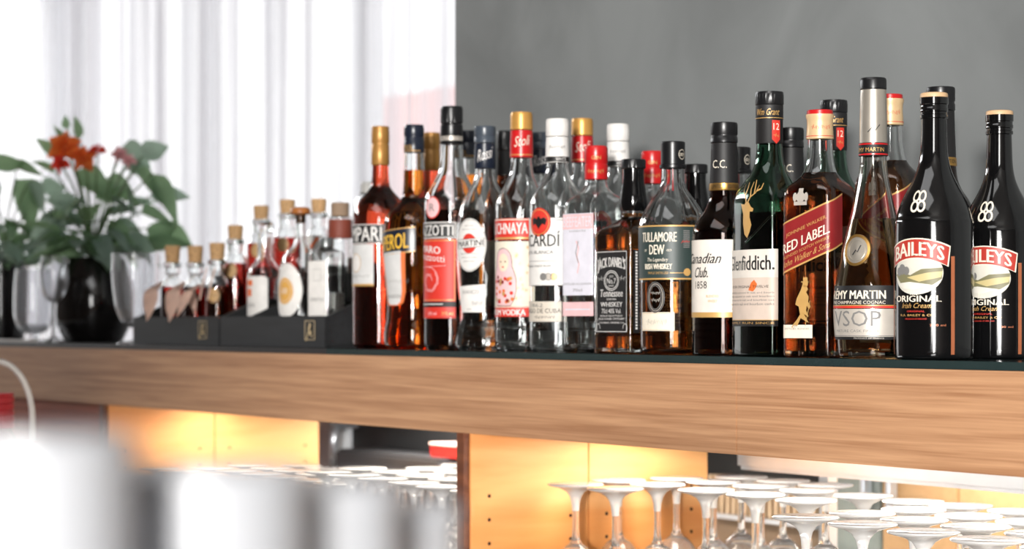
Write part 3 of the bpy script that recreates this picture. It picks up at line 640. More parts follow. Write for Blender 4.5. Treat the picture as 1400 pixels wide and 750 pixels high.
def baileys():
    b = Bottle('cream_liqueur_bottle', 'black cream liqueur bottle with red banner label, left of the pair', 1277, FY-.008,
               [(492, 47), (490, 51), (485, 53.5), (460, 54), (400, 54), (330, 54), (306, 53.5), (298, 51.5), (290, 49.5), (280, 46), (268, 40.5), (256, 34), (243, 27.5), (230, 22.5), (216, 19.5), (200, 18), (170, 17), (140, 16)],
               27, None)
    n = 72; bm = lathe(bmesh.new(), [(max(w, .001), z) for w, z in b.prof], n); obj('glass_body', bm, BLACKG, b.root, 50)
    b.cap('cap', [(163, 17.4), (162, 18.8), (158, 18.8), (157, 17.8), (154, 17.8), (153, 18.9), (149, 18.9), (148, 18.2), (144, 18.2), (143, 19.3), (134, 19.3)], BLACKG)
    b.cap('cap_top', [(134, 18.4), (133.5, 18.9), (130, 18.9), (128, 18), (127, 15)], pm('beige_cap', (204, 168, 128), .45))
    d = b.dec(); t = .0
    # banner: an arched red ribbon
    P0, P1, n = [], [], 16
    for q in range(n+1):
        u = -.036+.072*q/n; v = b.V(341) - 6.5*u*u; P0.append((u*.94, v-.0105)); P1.append((u, v+.0105))
    d.poly(P0+P1[::-1], CREAM, 1); d.poly([(u*.955, v+.0012) for u, v in P0]+[(u*.965, v-.0012) for u, v in P1[::-1]], REDDK if False else pm('brick_red_paper', (170, 48, 36), .45), 2)
    vs = b.V(341)
    for k in (-.0005, 0, .0005): d.text('BAILEYS', -.029+k, .029+k, vs-.0075-.0056, vs+.0068-.0056, CREAM, 3, arc=.0056)
    # landscape oval
    d.ell(0, b.V(374), .0285, .022, pm('pale_sky_print', (206, 202, 190), .5), 0, 40)
    d.poly([(-.028, b.V(376)), (-.018, b.V(372)), (-.006, b.V(377)), (.006, b.V(369)), (.028, b.V(367)), (.027, b.V(382)), (.018, b.V(390)), (0, b.V(394)), (-.018, b.V(390))], pm('olive_print', (120, 116, 84), .5), 1)
    d.poly([(-.010, b.V(380)), (.012, b.V(374)), (.028, b.V(372)), (.026, b.V(380)), (.004, b.V(386))], pm('straw_print', (196, 180, 128), .5), 2)
    d.poly([(-.024, b.V(388)), (-.006, b.V(386)), (.016, b.V(390)), (0, b.V(396)), (-.015, b.V(395))], pm('pale_river_print', (216, 212, 202), .5), 2)
    for u, v, a in ((-.017, 369, .005), (-.011, 371, .004), (-.022, 372, .004)): d.ell(u, b.V(v), a, a*1.1, GREYINK, 2, 12)
    d.text('The', -.006, .003, b.V(404), b.V(396), CREAM, 3, shear=.4)
    for k in (0, .0005): d.text('ORIGINAL', -.027+k, .026+k, b.V(413), b.V(404.5), CREAM, 3)
    d.text('Irish Cream', -.017, .017, b.V(421.5), b.V(414.5), GOLDP, 3, shear=.4); d.text('ORIGINAL', -.010, .010, b.V(427), b.V(424.5), REDP, 3); d.text('R.A. BAILEY & CO', -.019, .019, b.V(432.5), b.V(429.5), GOLDP, 3); d.text('PRODUCE OF IRELAND', -.012, .012, b.V(437), b.V(435), REDP, 3)
    for x, hw in ((-.038, .004), (.015, .016)): d.text('700 ml', x, x+hw, b.V(446), b.V(443), COPPER, 1)
    d.rect(.0365, .0405, b.V(484), b.V(352), COPPER, 0); d.rect(-.0405, -.0365, b.V(484), b.V(352), COPPER, 0)
    d.finish('label', b.root)
    d = b.dec(); v = b.V(277)
    for sx in (-1, 1):
        for sy in (-1, 1): d.ring(sx*.0042, v+sy*.0052, .0052, .0062, .0022, CREAM, 1, 24)
    d.finish('monogram', b.root)
    return b

FR = {}
for f in (campari, aperol, ramazzotti, martini, stoli, bacardi, beefeater, jackd, tullamore, canadian, glenf, walker, remy, baileys):
    FR[f.__name__] = f()

def again(key, px, y, label, dz=1.0, dr=None, alpha=None):
    src = FR[key]; x, s = at_y(px, y); c = copy_tree(src.root)
    c.location = (x, y, ZT+.0002); c['label'] = label; c.scale = (1, 1, dz)
    a = src.alpha if alpha is None else math.radians(alpha)
    c.rotation_euler.z = math.atan2(CY-y, CX-x) - a + PI/2
    return c
again('baileys', 1366.5, .146, 'black cream liqueur bottle with red banner label, rightmost by the photo edge', .95, alpha=24)
BY = .172
again('campari', 590, BY, 'liqueur bottle with brown-gold cap behind the orange and the dark herbal bottles', .995)
again('aperol', 640, BY+.002, 'navy-capped bottle showing only its neck behind the red-labelled dark bottle and the oval-label bottle', .995)
again('martini', 739, BY, 'slate-capped vermouth bottle half hidden between the doll-label vodka and the white rum', .995)
again('stoli', 796, BY, 'gold-capped vodka bottle standing behind the white rum and the gin', .995)
again('bacardi', 845, BY, 'white-capped rum bottle standing in the back row behind the gin bottle', 1.0)
again('beefeater', 892, BY+.004, 'red-capped gin bottle standing in the back row behind the black-label whiskey', 1.0)
again('jackd', 951, BY+.01, 'black-necked square whiskey bottle behind the slate green label bottle', 1.0)
again('tullamore', 1010, BY+.01, 'black-capped clear whiskey bottle behind the white script label whisky', 1.0)
again('canadian', 1081, BY+.012, 'black-necked brown whisky bottle behind the three-sided green bottle', 1.0)
again('glenf', 1140, BY+.01, 'green bottle with black neck standing behind the slanted red label whisky', 1.0)
again('walker', 1217, BY+.012, 'amber whisky bottle with red-ringed gold cap behind the silver-foil cognac bottle', 1.095)
again('canadian', 1286, BY+.012, 'tall black-necked bottle behind the left black cream liqueur bottle', 1.095)
# a plain dark bottle between vermouth and vodka
b = Bottle('liqueur_bottle', 'slim dark bottle with black cap in the back row, left of the doll-label vodka', 690, BY,
           [(474, 26), (472, 29), (466, 30), (400, 30), (320, 30), (290, 29), (272, 24), (258, 16), (248, 11), (240, 10), (185, 9.4)], 40, BROWNG)
b.cap('cap', [(206, 9.6), (205, 10.6), (183, 10.4), (181, 10), (179, 9)], BLACK, ribs=(.03, 1, 2)); b.cap('neck_foil', [(240, 10.4), (239, 10.9), (206.5, 10.4)], BLACKLAB)
d = b.dec(); d.rect(-.03, .03, b.V(420), b.V(330), CREAM, 0); d.finish('label', b.root)
b = Bottle('spirit_bottle', 'plain clear bottle peeping out left of the red bitter bottle', 503, .285,
           [(474, 17), (472, 20), (466, 20.5), (400, 20.5), (300, 20.5), (285, 20), (272, 16), (264, 10.5), (258, 9.5)], 40, CLEAR)
b.cap('cap', [(266, 9.8), (265, 10.6), (252, 10.4), (249, 9.4)], pm('grey_cap', (170, 168, 164), .4))

# ------------------------------------------------------------------ display crates with small bottles
CRW = wood('black_stained_wood', (32, 33, 35), (17, 18, 20), 3, 40, .6)
def crate(px0, px1, label):
    y0, y1 = .030, .235
    x0, _ = at_y(px0, y0); x1, _ = at_y(px1, y0); x1 -= .002
    r = empty('display_crate', ((x0+x1)/2, y0, ZT), 0, label, 'crate', None); w = (x1-x0)/2
    D = y1-y0; t = .007; hf = .049; hb = .135
    mkbox('front_board', -w, w, 0, t, .0004, hf, CRW, r, .0008)
    mkbox('back_board', -w, w, D-t, D, .0004, hb, CRW, r, .0008)
    mkbox('bottom_board', -w+t, w-t, t, D-t, .0004, .006, CRW, r)
    def slope(name, x):
        bm = bmesh.new(); a = [(t, .0062), (D-t, .0062), (D-t, hb-.002), (t, hf)]
        loft(bm, [[(x, p, q) for p, q in a], [(x+t, p, q) for p, q in a]]); bmesh.ops.recalc_face_normals(bm, faces=bm.faces)
        obj(name, bm, CRW, r)
    slope('side_board', -w); slope('side_board', w-t)
    mkbox('step', -w+t, w-t, .085, .150, .0062, .030, CRW, r)
    mkbox('step', -w+t, w-t, .150, D-t, .0062, .068, CRW, r)
    return r, w, x0, x1, D, hf, t, slope
def crate_logo(r, x, sc_):
    bm = bmesh.new(); z = .027; h, w = .015, .0165
    for a in ((-w, w, -h, -h+.0012), (-w, w, h-.0012, h), (-w, -w+.0012, -h, h), (w-.0012, w, -h, h)): box(bm, x+a[0], x+a[1], -.0006, .0, z+a[2], z+a[3])
    tube(bm, [(x-.012, -.0008, z-.016), (x-.004, -.0008, z-.004), (x+.004, -.0008, z+.008), (x+.001, -.0008, z+.011), (x-.003, -.0008, z+.002), (x+.001, -.0008, z-.006), (x+.006, -.0008, z-.001), (x+.003, -.0008, z-.008), (x+.010, -.0008, z-.009)], .0009, 6)
    obj('stamped_emblem', bm, pm('brass_print', (196, 176, 140), .45, .2), r)
rL, wL, xa, xb, D, hf, tt, slL = crate(182, 300, 'black wooden display crate with sloped sides, left of two, holding tagged red bottles')
crate_logo(rL, wL-.065, 1); 
rR, wR, xc, xd, D, hf, tt, slR = crate(301, 445, 'black wooden display crate with sloped sides, right of two, holding clear labelled bottles')
crate_logo(rR, wR-.05, 1)
for px in (337,): slR('divider', at_y(px, .03)[0]-(xc+xd)/2)

LR2 = LQ('cherry', (.45, .03, .02)); LR3 = LQ('deep_brown', (.28, .07, .03))
def cork_top(b, py0, py1, r):
    b.cap('glass_flange', [(py0+3, r*.95), (py0+1, r*1.2), (py0-2, r*1.2), (py0-4, r)], CLEAR, n=32)
    b.cap('cork', [(py0-4.2, r*.86), (py1+3, r*.98), (py1, r*.92)], CORK, n=32)
TAGM = pm('blush_leaf_tag', (238, 208, 192), .7, var=.1)
def leaf_tag(b, u, zc, ln, wd, rot, yo):
    # a folded paper leaf hanging in front of the bottle on a cord, in the bottle's own frame
    bm = bmesh.new(); N = 8; L, R, M = [], [], []
    for k in range(N+1):
        q = k/N; w = wd*math.sin(PI*q**.8)*.5; z = -ln*q
        def P(x, y):
            return (u + x*math.cos(rot) + z*math.sin(rot), yo + (-.060-yo)*min(1, q*4) + y, zc + z*math.cos(rot))
        L.append(bm.verts.new(P(-w, .002))); M.append(bm.verts.new(P(0, -.002))); R.append(bm.verts.new(P(w, .002)))
    for k in range(N):
        bm.faces.new((L[k], M[k], M[k+1], L[k+1])); bm.faces.new((M[k], R[k], R[k+1], M[k+1]))
    bmesh.ops.solidify(bm, geom=bm.faces[:], thickness=.0008)
    obj('leaf_tag', bm, TAGM, b.root, 60)
FLR = .0064
def small(px, y, prof, al, glassm, lq, lvl, label, z0, top, base_r=11, sec=ROUND, blend=None, name='miniature_bottle', group=None):
    b = Bottle(name, label, px, y, prof, al, glassm, liquid=lq, level=lvl, z0=z0, sec=sec, blend=blend, wall=.002, group=group)
    if top: cork_top(b, top[0], top[1], base_r)
    return b
def apo(w=20, top=366, bot=466, nr=10.5):
    return [(bot, w-3), (bot-3, w-.6), (bot-8, w), (top+24, w), (top+14, w-.8), (top+7, w-4), (top+2, w-9), (top-3, nr), (top-12, nr), (top-17, nr)]
# front row of the left crate (three with cork and leaf tags)
for i, (px, w, lab, lq) in enumerate(((236, 16, 'small corked red bottle with leaf tag, leftmost in the left crate', LR2), (267, 16, 'small corked cherry bottle with leaf tag, middle of the left crate front', LR2), (297, 16, 'small corked dark red bottle with round gold label at the crate seam', LR3))):
    y = .066
    b = small(px, y, apo(w, 376 if i < 2 else 372), 30, CLEAR, lq, 392, lab, FLR, (363 if i < 2 else 359, 336 if i < 2 else 332), 11)
    if i < 2:
        leaf_tag(b, -.006, b.V(384), .072, .030, .15, -b.rb-.004)
        if i: leaf_tag(b, .020, b.V(388), .055, .020, -.25, -b.rb-.0015)
        bm = bmesh.new(); tube(bm, [(.0115*math.cos(q*PI/8), .0115*math.sin(q*PI/8), b.V(374)) for q in range(17)]+[(.002, -.014, b.V(379)), (-.002, -b.rb-.0035, b.V(388))], .0005, 5); obj('cord', bm, TAGM, b.root)
    else:
        d = b.dec(); d.ell(.004, b.V(404), .0105, .0125, pm('tan_paper', (198, 160, 110), .6), 0); d.ring(.004, b.V(404), .009, .011, .0006, INK, 1); d.scribble(-.002, .010, b.V(406), b.V(401), INK, 1, .0005, 10); d.finish('label', b.root)
        bm = bmesh.new()
        for a in (-.013, .003): tube(bm, [(a, -.012, b.V(366)), (a-.004, -b.rb-.002, b.V(392)), (a-.008, -b.rb-.003, b.V(410))], .0012, 6)
        obj('cord', bm, TAGM, b.root); leaf_tag(b, -.016, b.V(388), .062, .022, .45, -b.rb-.004)
# front row of the right crate
y = .078
b = small(362, y, [(466, 21), (463, 23.5), (458, 24), (390, 24), (376, 23.5), (368, 21), (360, 15), (354, 11), (348, 10), (330, 10), (312, 10)], 36, CLEAR, L_CLEAR, 380, 'clear bottle with long glass neck and white label with orange print', FLR, None, name='miniature_bottle')
b.cap('glass_stopper', [(318, 10.6), (316, 12), (308, 12), (305, 11), (304, 10)], CLEAR, n=32)
d = b.dec(); w = .023; d.rect(-w, w, b.V(432), b.V(378), WHITE, 0, rad=.006); d.rect(-.018, -.004, b.V(391), b.V(383), ORANGEP, 1); d.rect(-.018, -.006, b.V(405), b.V(395), ORANGEP, 1); d.text('GIN', -.018, 0, b.V(420), b.V(414), GREYINK, 1); d.finish('label', b.root)
b = small(411, y-.004, [(466, 18), (463, 24), (456, 28), (440, 30), (405, 30.5), (380, 30), (365, 28), (352, 24), (343, 17), (335, 11), (328, 8), (316, 7), (300, 7), (294, 7)], 36, CLEAR, L_CLEAR, 400, 'round-shouldered clear decanter with wooden knob and round gold-centred white label', FLR, None, name='decanter')
b.cap('knob_stopper', [(305, 6.5), (294, 7), (293, 12), (291, 14), (287, 14), (284, 12), (283, 7)], wood('knob_wood', (190, 120, 60), (140, 80, 36), 3, 40), n=36)
d = b.dec(); d.ell(-.004, b.V(397), .029, .043, WHITE, 0, 44); d.ell(-.006, b.V(398), .0165, .021, pm('ochre_print', (216, 164, 84), .5), 1, 30); d.ring(-.006, b.V(398), .013, .017, .0006, WHITE, 2); d.text('100', -.014, .0, b.V(402), b.V(394), WHITE, 2); d.finish('label', b.root)
sq = Section(4, 9)
b = small(446, y, [(466, 17), (464, 18.5), (460, 19), (400, 19), (356, 19), (347, 18.5), (342, 15), (339, 9), (336, 8), (330, 8)], 40, CLEAR, L_CLEAR, 400, 'flat-shouldered clear square bottle with tall white label at the crate end', FLR, None, sec=sq, blend=(338, 346), name='miniature_bottle')
b.cap('stopper', [(338, 8.4), (337, 9.4), (327, 9.4), (325, 8.6)], pm('pewter', (130, 134, 134), .3, .6), n=32)
d = b.dec(); d.rect(-.0185, .0185, b.V(432), b.V(357), WHITE, 0); d.frame(-.008, .008, b.V(384), b.V(368), .0005, GREYINK, 1); d.text('SPIRITUS', -.014, .014, b.V(412), b.V(407), GREYINK, 1); d.finish('label', b.root)
# back row (standing on the upper steps)
for i, (px, yy, w, nb, lq, lab, top) in enumerate((
    (322, .125, 18, 360, LR2, 'red corked bottle on the lower step behind the small front bottles', 308),
    (357, .190, 19, 330, LR2, 'red corked bottle with round tan label on the top step of the right crate', 281),
    (393, .190, 19, 324, LR2, 'dark red corked bottle behind the knob-topped decanter', 273),
    (436, .190, 18, 326, L_CLEAR, 'clear corked bottle with orange slash label on the top step', 272))):
    z0 = .0304 if yy < .15 else .0684
    b = small(px, yy, apo(w, top+36, 440 if z0 < .05 else 416), 30, CLEAR, lq, top+52, lab, z0, (top+23, top), 11)
    d = b.dec()
    if i == 3:
        d.rect(-.018, .018, b.V(372), b.V(322), WHITE, 0); d.line([(-.008, b.V(345)), (.010, b.V(325))], .006, ORANGEP, 1)
    else:
        d.ell(.004, b.V(top+62), .0105, .0125, pm('tan_paper', (198, 160, 110), .6), 0); d.ring(.004, b.V(top+62), .009, .011, .0006, INK, 1)
    d.finish('label', b.root)
b = small(465, .150+.035, [(416, 15), (413, 17.5), (408, 18), (350, 18), (340, 17.5), (334, 16.5), (330, 16), (326, 15.8), (296, 15.6)], 30, CLEAR, L_CLEAR, 352, 'clear jar-like bottle with broad brown neck band and cork, right end of the crates', .0684, None, name='miniature_bottle')
b.cap('neck_band', [(326, 16.4), (325, 16.7), (301, 16.5), (300, 16.2)], pm('russet_band', (128, 60, 44), .6), n=40); b.cap('cork', [(297, 11), (296, 12.5), (279, 12.8), (277, 12)], pm('dark_cork', (150, 126, 104), .8), n=32)

# ------------------------------------------------------------------ back bar
WAL = wood('walnut_veneer', (196, 150, 112), (160, 114, 80), 2.0, 100, .5)
WALD = wood('dark_walnut_veneer', (120, 70, 44), (84, 44, 28), 1.6, 34, .36)
BIR = wood('birch_veneer', (240, 180, 118), (218, 142, 76), 1.2, 11, .4, axis='y', dist=3, fine=.25)
DARKW = pm('black_board', (26, 27, 28), .5)
GEDGE = pm('dark_glass_top', (38, 52, 52), .12, coat=.4)
HF = ZT-.0087; FB = HF-.1002
XL, XR = -3.1, 2.1
bar = empty('back_bar', (0, 0, HF), 0, 'long walnut back bar with a deep front board and open glass compartments below', 'bar counter')
def P(name, x0, x1, y0, y1, z0, z1, m, bev=0, par=None):
    return mkbox(name, x0, x1, y0, y1, z0-HF, z1-HF, m, par or bar, bev)
xs = at_y(1007, 0)[0]
P('front_board', XL, xs-.0006, 0, .02, FB, HF, WAL, .0006)
P('front_board', xs+.0006, XR, 0, .02, FB, HF, WAL, .0006)
P('top_board', XL, XR, .0202, .99, HF-.02, HF-.0002, WALD)
WZ = CZ-.412                                            # work surface inside the compartments
def partition(x, y1, js):
    w = P('partition', x-.018, x, .004, y1, WZ, FB-.0004, WALD, .0005)
    ys = [.012]+js+[y1]
    for k in range(len(ys)-1):
        bm = bmesh.new(); box(bm, x+.0002, x+.0042, ys[k]+.001, ys[k+1]-.001, WZ-HF, FB-.0006-HF, .0006)
        for yy in ((ys[k]+.03, ys[k+1]-.03)):
            for q in range(8):
                zz = FB-.0857-.032*q-HF
                r = bmesh.ops.create_cone(bm, cap_ends=True, segments=16, radius1=.0026, radius2=.0026, depth=.0003, matrix=Matrix.Translation((x+.0043, yy, zz)) @ Matrix.Rotation(PI/2, 4, 'Y'))
                for f in set(f for v in r['verts'] for f in v.link_faces): f.material_index = 1
        obj('birch_lining', bm, [BIR, pm('hole_dark', (60, 34, 16), .9)], w)
partition(0, .409, [.203]); XP = at_y(138, 0)[0]; partition(XP, .441, [.223])
P('end_panel', XL, XP-.0185, .006, .024, .10, FB-.0004, wood('red_walnut_veneer', (164, 84, 54), (120, 56, 34), 1.6, 60, .6), .0005)
P('end_panel', XR-.02, XR, .0202, .42, .10, HF-.021, WALD)
P('base_cabinet', XP-.018, XR-.021, .03, .42, .1, WZ-.0402, WALD)
gl = empty('glass_shelf_top', (0, .2, HF), 0, 'dark green-edged glass sheet lying on the walnut bar under the bottles', 'glass top')
x0 = at_y(446, .003)[0]
mkbox('glass_sheet', x0, XR, -.197+.0, .222, .0002, ZT-HF-.0001, GEDGE, gl, .0008)
# left of the glass sheet: a black mat at the same level
m_ = mkbox('bar_mat', XL+.01, x0-.002, .012, .42, HF+.0002, ZT-.0001, pm('black_mat', (40, 38, 38), .35), None, .001); tag(m_, 'thin black mat on the bar under the crates and the vases', 'mat')
w_ = mkbox('worktop', XP+.006, XR-.025, -.55, .95, WZ-.04, WZ-.0003, pm('pale_worktop', (226, 222, 216), .35), None, .002)  # surface made pale to bounce light up under the glass feet
bm = bmesh.new()
tag(w_, 'pale worktop carrying the upside-down wine glasses', 'worktop')
for nm, x in (('worktop_leg', XP+.04), ('worktop_leg', 1.9)):
    o = mkbox(nm, x, x+.04, -.5, -.46, .0, WZ-.0405, pm('leg_steel', (130, 130, 130), .4, .6)); o.parent = w_

# kitchen side seen through the compartments
STEEL = pm('brushed_steel', (214, 220, 228), .3, .7, scale=12)
o = mkbox('steel_shelf', .02, 2.0, .445, .62, CZ-.207, CZ-.150, STEEL, None, .006); tag(o, 'brushed steel shelf edge running behind the right wine glasses', 'shelf')
for xx in (.02, 1.96):
    o2 = mkbox('shelf_bracket', xx, xx+.02, .60, .618, WZ, CZ-.2075, STEEL); o2.parent = o
KY = .84
def kx(px): return at_y(px, KY)[0]
def kz(px, py): return CZ-(py-HZ)/at_y(px, KY)[1]
r = empty('vent_grille', (kx(1044), KY, WZ), 0, 'tan slatted vent grille behind the wine glasses in the right opening', 'vent')
gw = (kx(1120)-kx(968))/2; g0, g1 = kz(1050, 708)-WZ, kz(1050, 655)-WZ
mkbox('backing', -gw, gw, .012, .03, 0, g1, pm('tan_panel', (120, 98, 76), .5), r)
bm = bmesh.new(); n_ = int(2*gw/.0165)
for k in range(n_): box(bm, -gw+.002+k*.0165, -gw+.002+k*.0165+.008, -.004, .011, g0, g1)
obj('slat', bm, pm('tan_slats', (206, 180, 148), .45), r)['kind'] = 'stuff'
mkbox('rail', -gw, gw, -.014, .011, g0-.008, g0-.0005, STEEL, r, .002)
GG = pm('grey_green_panel', (150, 160, 154), .3); LBD = pm('light_brown_door', (206, 164, 116), .4)
o = empty('kitchen_cabinet', (kx(1135), KY, WZ), 0, 'pale brown kitchen cabinet with a grey-green door behind the right glasses', 'cabinet')
a1, a2, a3 = kx(1205)-kx(1135), kx(1310)-kx(1135), kx(1500)-kx(1135)
mkbox('body', 0, a3, .02, .10, 0, .34, pm('pale_brown_board', (160, 124, 92), .5), o)
mkbox('door', .002, a1-.002, 0, .019, .01, .33, GG, o, .002); mkbox('door', a1+.002, a2-.002, 0, .019, .01, .33, LBD, o, .002); mkbox('door', a2+.002, a3, 0, .019, .01, .33, LBD, o, .002)
mkbox('plinth_shelf', -.02, a3, -.09, -.001, .02, .045, STEEL, o, .002)
for hx in (a1-.03, a1+.03): mkbox('handle', hx, hx+.01, -.02, -.001, .12, .22, STEEL, o, .002)
# black appliance in the left opening
AY = .60
def ax(px): return at_y(px, AY)[0]
o = empty('coffee_machine', (ax(455), AY, WZ), 0, 'black machine with a curved steel handle in the dark left opening', 'appliance')
A = lambda px: ax(px)-ax(455)
mkbox('housing', A(455), A(640), .04, .30, 0, .345, DARKW, o, .008)
zb = CZ-(622-HZ)/at_y(550, AY-.06)[1]-WZ
mkbox('drip_base', A(494), A(640), -.06, .038, 0, zb, pm('charcoal_board', (58, 58, 60), .45), o, .006)
mkbox('side_post', A(428), A(452), .0, .05, .0, .345, pm('white_post', (214, 218, 222), .4), o, .003)
bm = bmesh.new(); hx = A(466); hz = lambda py: CZ-(py-HZ)/at_y(475, AY)[1]-WZ
tube(bm, [(hx, .035, hz(582)), (hx+.01, .0, hz(580)), (hx+.035, -.03, hz(584)), (hx+.045, -.04, hz(596)), (hx+.042, -.04, hz(610)), (hx+.03, -.03, hz(622)), (hx+.005, 0, hz(626)), (hx, .035, hz(626))], .007, 12); obj('handle', bm, STEEL, o, 60)
x, s_ = at_y(605, AY-.03)
o = empty('red_box', (x+.025, AY-.011, WZ+zb+.0003), 0, 'small red box on the black machine beside the partition', 'box')
mkbox('carton', -.055, .055, -.028, .028, .0002, .022, RED, o, .001); mkbox('lid', -.057, .057, -.030, .030, .0222, .027, pm('pale_lid', (222, 200, 190), .5), o, .001)
P('back_panel', XP+.006, -.03, .952, .97, .1, FB-.001, DARKW)
P('back_panel', -.02, 2.08, .972, .99, .1, FB-.001, pm('brown_back', (150, 118, 90), .5))
# ------------------------------------------------------------------ upside-down wine glasses
GLAREG = bpy.data.materials.new('bar_glass'); GLAREG.use_nodes = True  # a little white mixed into the glass to imitate bright light on it
nt = GLAREG.node_tree; pb = nt.nodes['Principled BSDF']; pb.inputs['Transmission Weight'].default_value = .90; pb.inputs['Roughness'].default_value = .03; pb.inputs['IOR'].default_value = 1.5; pb.inputs['Base Color'].default_value = (1, 1, 1, 1)
FOOTGLARE = bpy.data.materials.new('bar_glass_foot_glare'); FOOTGLARE.use_nodes = True  # feet whitened in the material, standing for overexposed light on them
nt = FOOTGLARE.node_tree; pb = nt.nodes['Principled BSDF']; pb.inputs['Transmission Weight'].default_value = .45; pb.inputs['Roughness'].default_value = .1; pb.inputs['IOR'].default_value = 1.5; pb.inputs['Base Color'].default_value = (1, 1, 1, 1)
def wine_glass(label, x, y, z, H, group):
    r = empty('wine_glass', (x, y, z), 0, label, 'wine glass', group)
    f = H/.2
    bm = lathe(bmesh.new(), [(.0046, .1630*f), (.0056, .174*f), (.0080, .1825*f), (.0125, .1885*f), (.0200, .1925*f), (.0300, .1952*f), (.0365, .1970*f), (.0375, .1982*f), (.0370, .1994*f), (.0355, .2*f), (.012, .2*f), (.003, .2*f)], 40); obj('foot', bm, FOOTGLARE, r, 50)
    bm = lathe(bmesh.new(), [(.0090, .1202*f), (.0060, .1245*f), (.0050, .130*f), (.0045, .138*f), (.0044, .150*f), (.0046, .1628*f)], 20); obj('stem', bm, GLAREG, r, 60)
    g = f*1.31; out = [(.0315, 0), (.0345, .018*g), (.0365, .036*g), (.0350, .056*g), (.029, .073*g), (.019, .085*g), (.0090, .0913*g)]
    inn = [(.001, .0895*g), (.0085, .0885*g), (.0180, .0835*g), (.0278, .0718*g), (.0338, .0555*g), (.0353, .036*g), (.0333, .018*g), (.0303, 0)]
    bm = bmesh.new()
    o_, i_ = catmull(out, 3), catmull(inn, 3)
    rings = [[(rr*math.cos(2*PI*k/40), rr*math.sin(2*PI*k/40), zz) for k in range(40)] for rr, zz in i_[::-1][0:0] + [(.001, .0913*g)] + o_[::-1] + i_[::-1]]
    loft(bm, rings); bmesh.ops.recalc_face_normals(bm, faces=bm.faces); obj('bowl', bm, GLAREG, r, 60)
    return r
GR = 'upside-down wine glasses in the right compartment'; GLL = 'upside-down wine glasses in the left compartment'
LR_ = 'stemmed wine glass turned upside down among the rows in the right compartment'; LL_ = 'stemmed wine glass turned upside down among the rows in the left compartment'
right = [(.077, .133), (.172, .132), (.045, .225), (.140, .222), (.257, .215), (.351, .222), (.459, .215), (.052, .318), (.137, .318), (.232, .325), (.330, .325), (.437, .325), (.540, .315),
         (.08, .41), (.17, .412), (.262, .41), (.645, .062), (.745, .058), (.849, .050), (.948, .045), (1.045, .045), (.640, .148), (.735, .140), (.831, .140), (.928, .138), (.632, .232), (.730, .225), (.822, .228), (.915, .225), (.617, .320), (.712, .322), (.81, .32), (.905, .32)]
first = None
def put(lst, z, H, lab, grp):
    p = None
    for x, y in lst:
        if p is None: p = wine_glass(lab, x, y, z, H, grp)
        else:
            c = copy_tree(p); c.location = (x, y, z); c.rotation_euler.z = random.uniform(0, 6)
put(right, WZ, .2, LR_, GR)
left = []
for j, y in enumerate((.075, .165, .255, .345)):
    x = -.075 - (.045 if j % 2 else 0)
    while x > XP+.06:
        left.append((x+random.uniform(-.006, .006), y+random.uniform(-.006, .006))); x -= .093
put([p for p in left if p[0] > -.60], WZ, .184, LL_, GLL)
put([p for p in left if p[0] <= -.60], WZ, .152, 'short stemmed glass turned upside down at the far end of the left compartment', 'short upside-down glasses at the far left of the compartment')

# ------------------------------------------------------------------ vases, plants, goblets on the left
DKV = glass('smoked_black_glass', (.02, .02, .02)); DKC = pm('black_ceramic', (22, 20, 20), .1, coat=.6)
def leaf(bm, base, d, ln, wd, droop, mi=0, roll=0.0):
    d = Vector(d).normalized(); up = Vector((0, 0, 1)); sd = d.cross(up)
    if sd.length < .1: sd = Vector((1, 0, 0))
    sd.normalize(); sd = (Matrix.Rotation(roll, 3, d) @ sd); nn = sd.cross(d)
    N = 7; C, L, R = [], [], []
    for k in range(N+1):
        q = k/N; c = Vector(base) + d*ln*q + Vector((0, 0, -droop*ln*q*q)) ; w = wd*.5*(math.sin(PI*min(1, q*1.0)**.62))**.9 if 0 < q < 1 else .0006
        C.append(bm.verts.new(c)); L.append(bm.verts.new(c - sd*w + nn*w*.35)); R.append(bm.verts.new(c + sd*w + nn*w*.35))
    for k in range(N):
        for A, B in ((L, C), (C, R)):
            f = bm.faces.new((A[k], B[k], B[k+1], A[k+1])); f.material_index = mi; f.smooth = True
def leafmat(name, c1, c2):
    m = pm(name, c1, .35, var=.25, scale=25); b_ = m.node_tree.nodes['Principled BSDF']; b_.inputs['Subsurface Weight'].default_value = 0
    nt = m.node_tree; out = nt.nodes['Material Output']; tr = nt.nodes.new('ShaderNodeBsdfTranslucent'); tr.inputs['Color'].default_value = srgb(c2)+(1,)
    mx = nt.nodes.new('ShaderNodeMixShader'); mx.inputs[0].default_value = .35; nt.links.new(b_.outputs[0], mx.inputs[1]); nt.links.new(tr.outputs[0], mx.inputs[2]); nt.links.new(mx.outputs[0], out.inputs[0])
    return m
LF1 = leafmat('leaf_green', (134, 164, 134), (165, 200, 150)); LF2 = leafmat('leaf_blue_green', (152, 176, 164), (180, 205, 180)); STM = pm('stem_green', (108, 134, 92), .5)
FO = leafmat('petal_orange', (252, 116, 56), (255, 140, 70)); FRD = leafmat('petal_red', (226, 62, 50), (240, 80, 60)); FPK = leafmat('petal_pink', (240, 176, 182), (245, 190, 190)); FYL = leafmat('bud_cream', (232, 222, 180), (240, 230, 190))
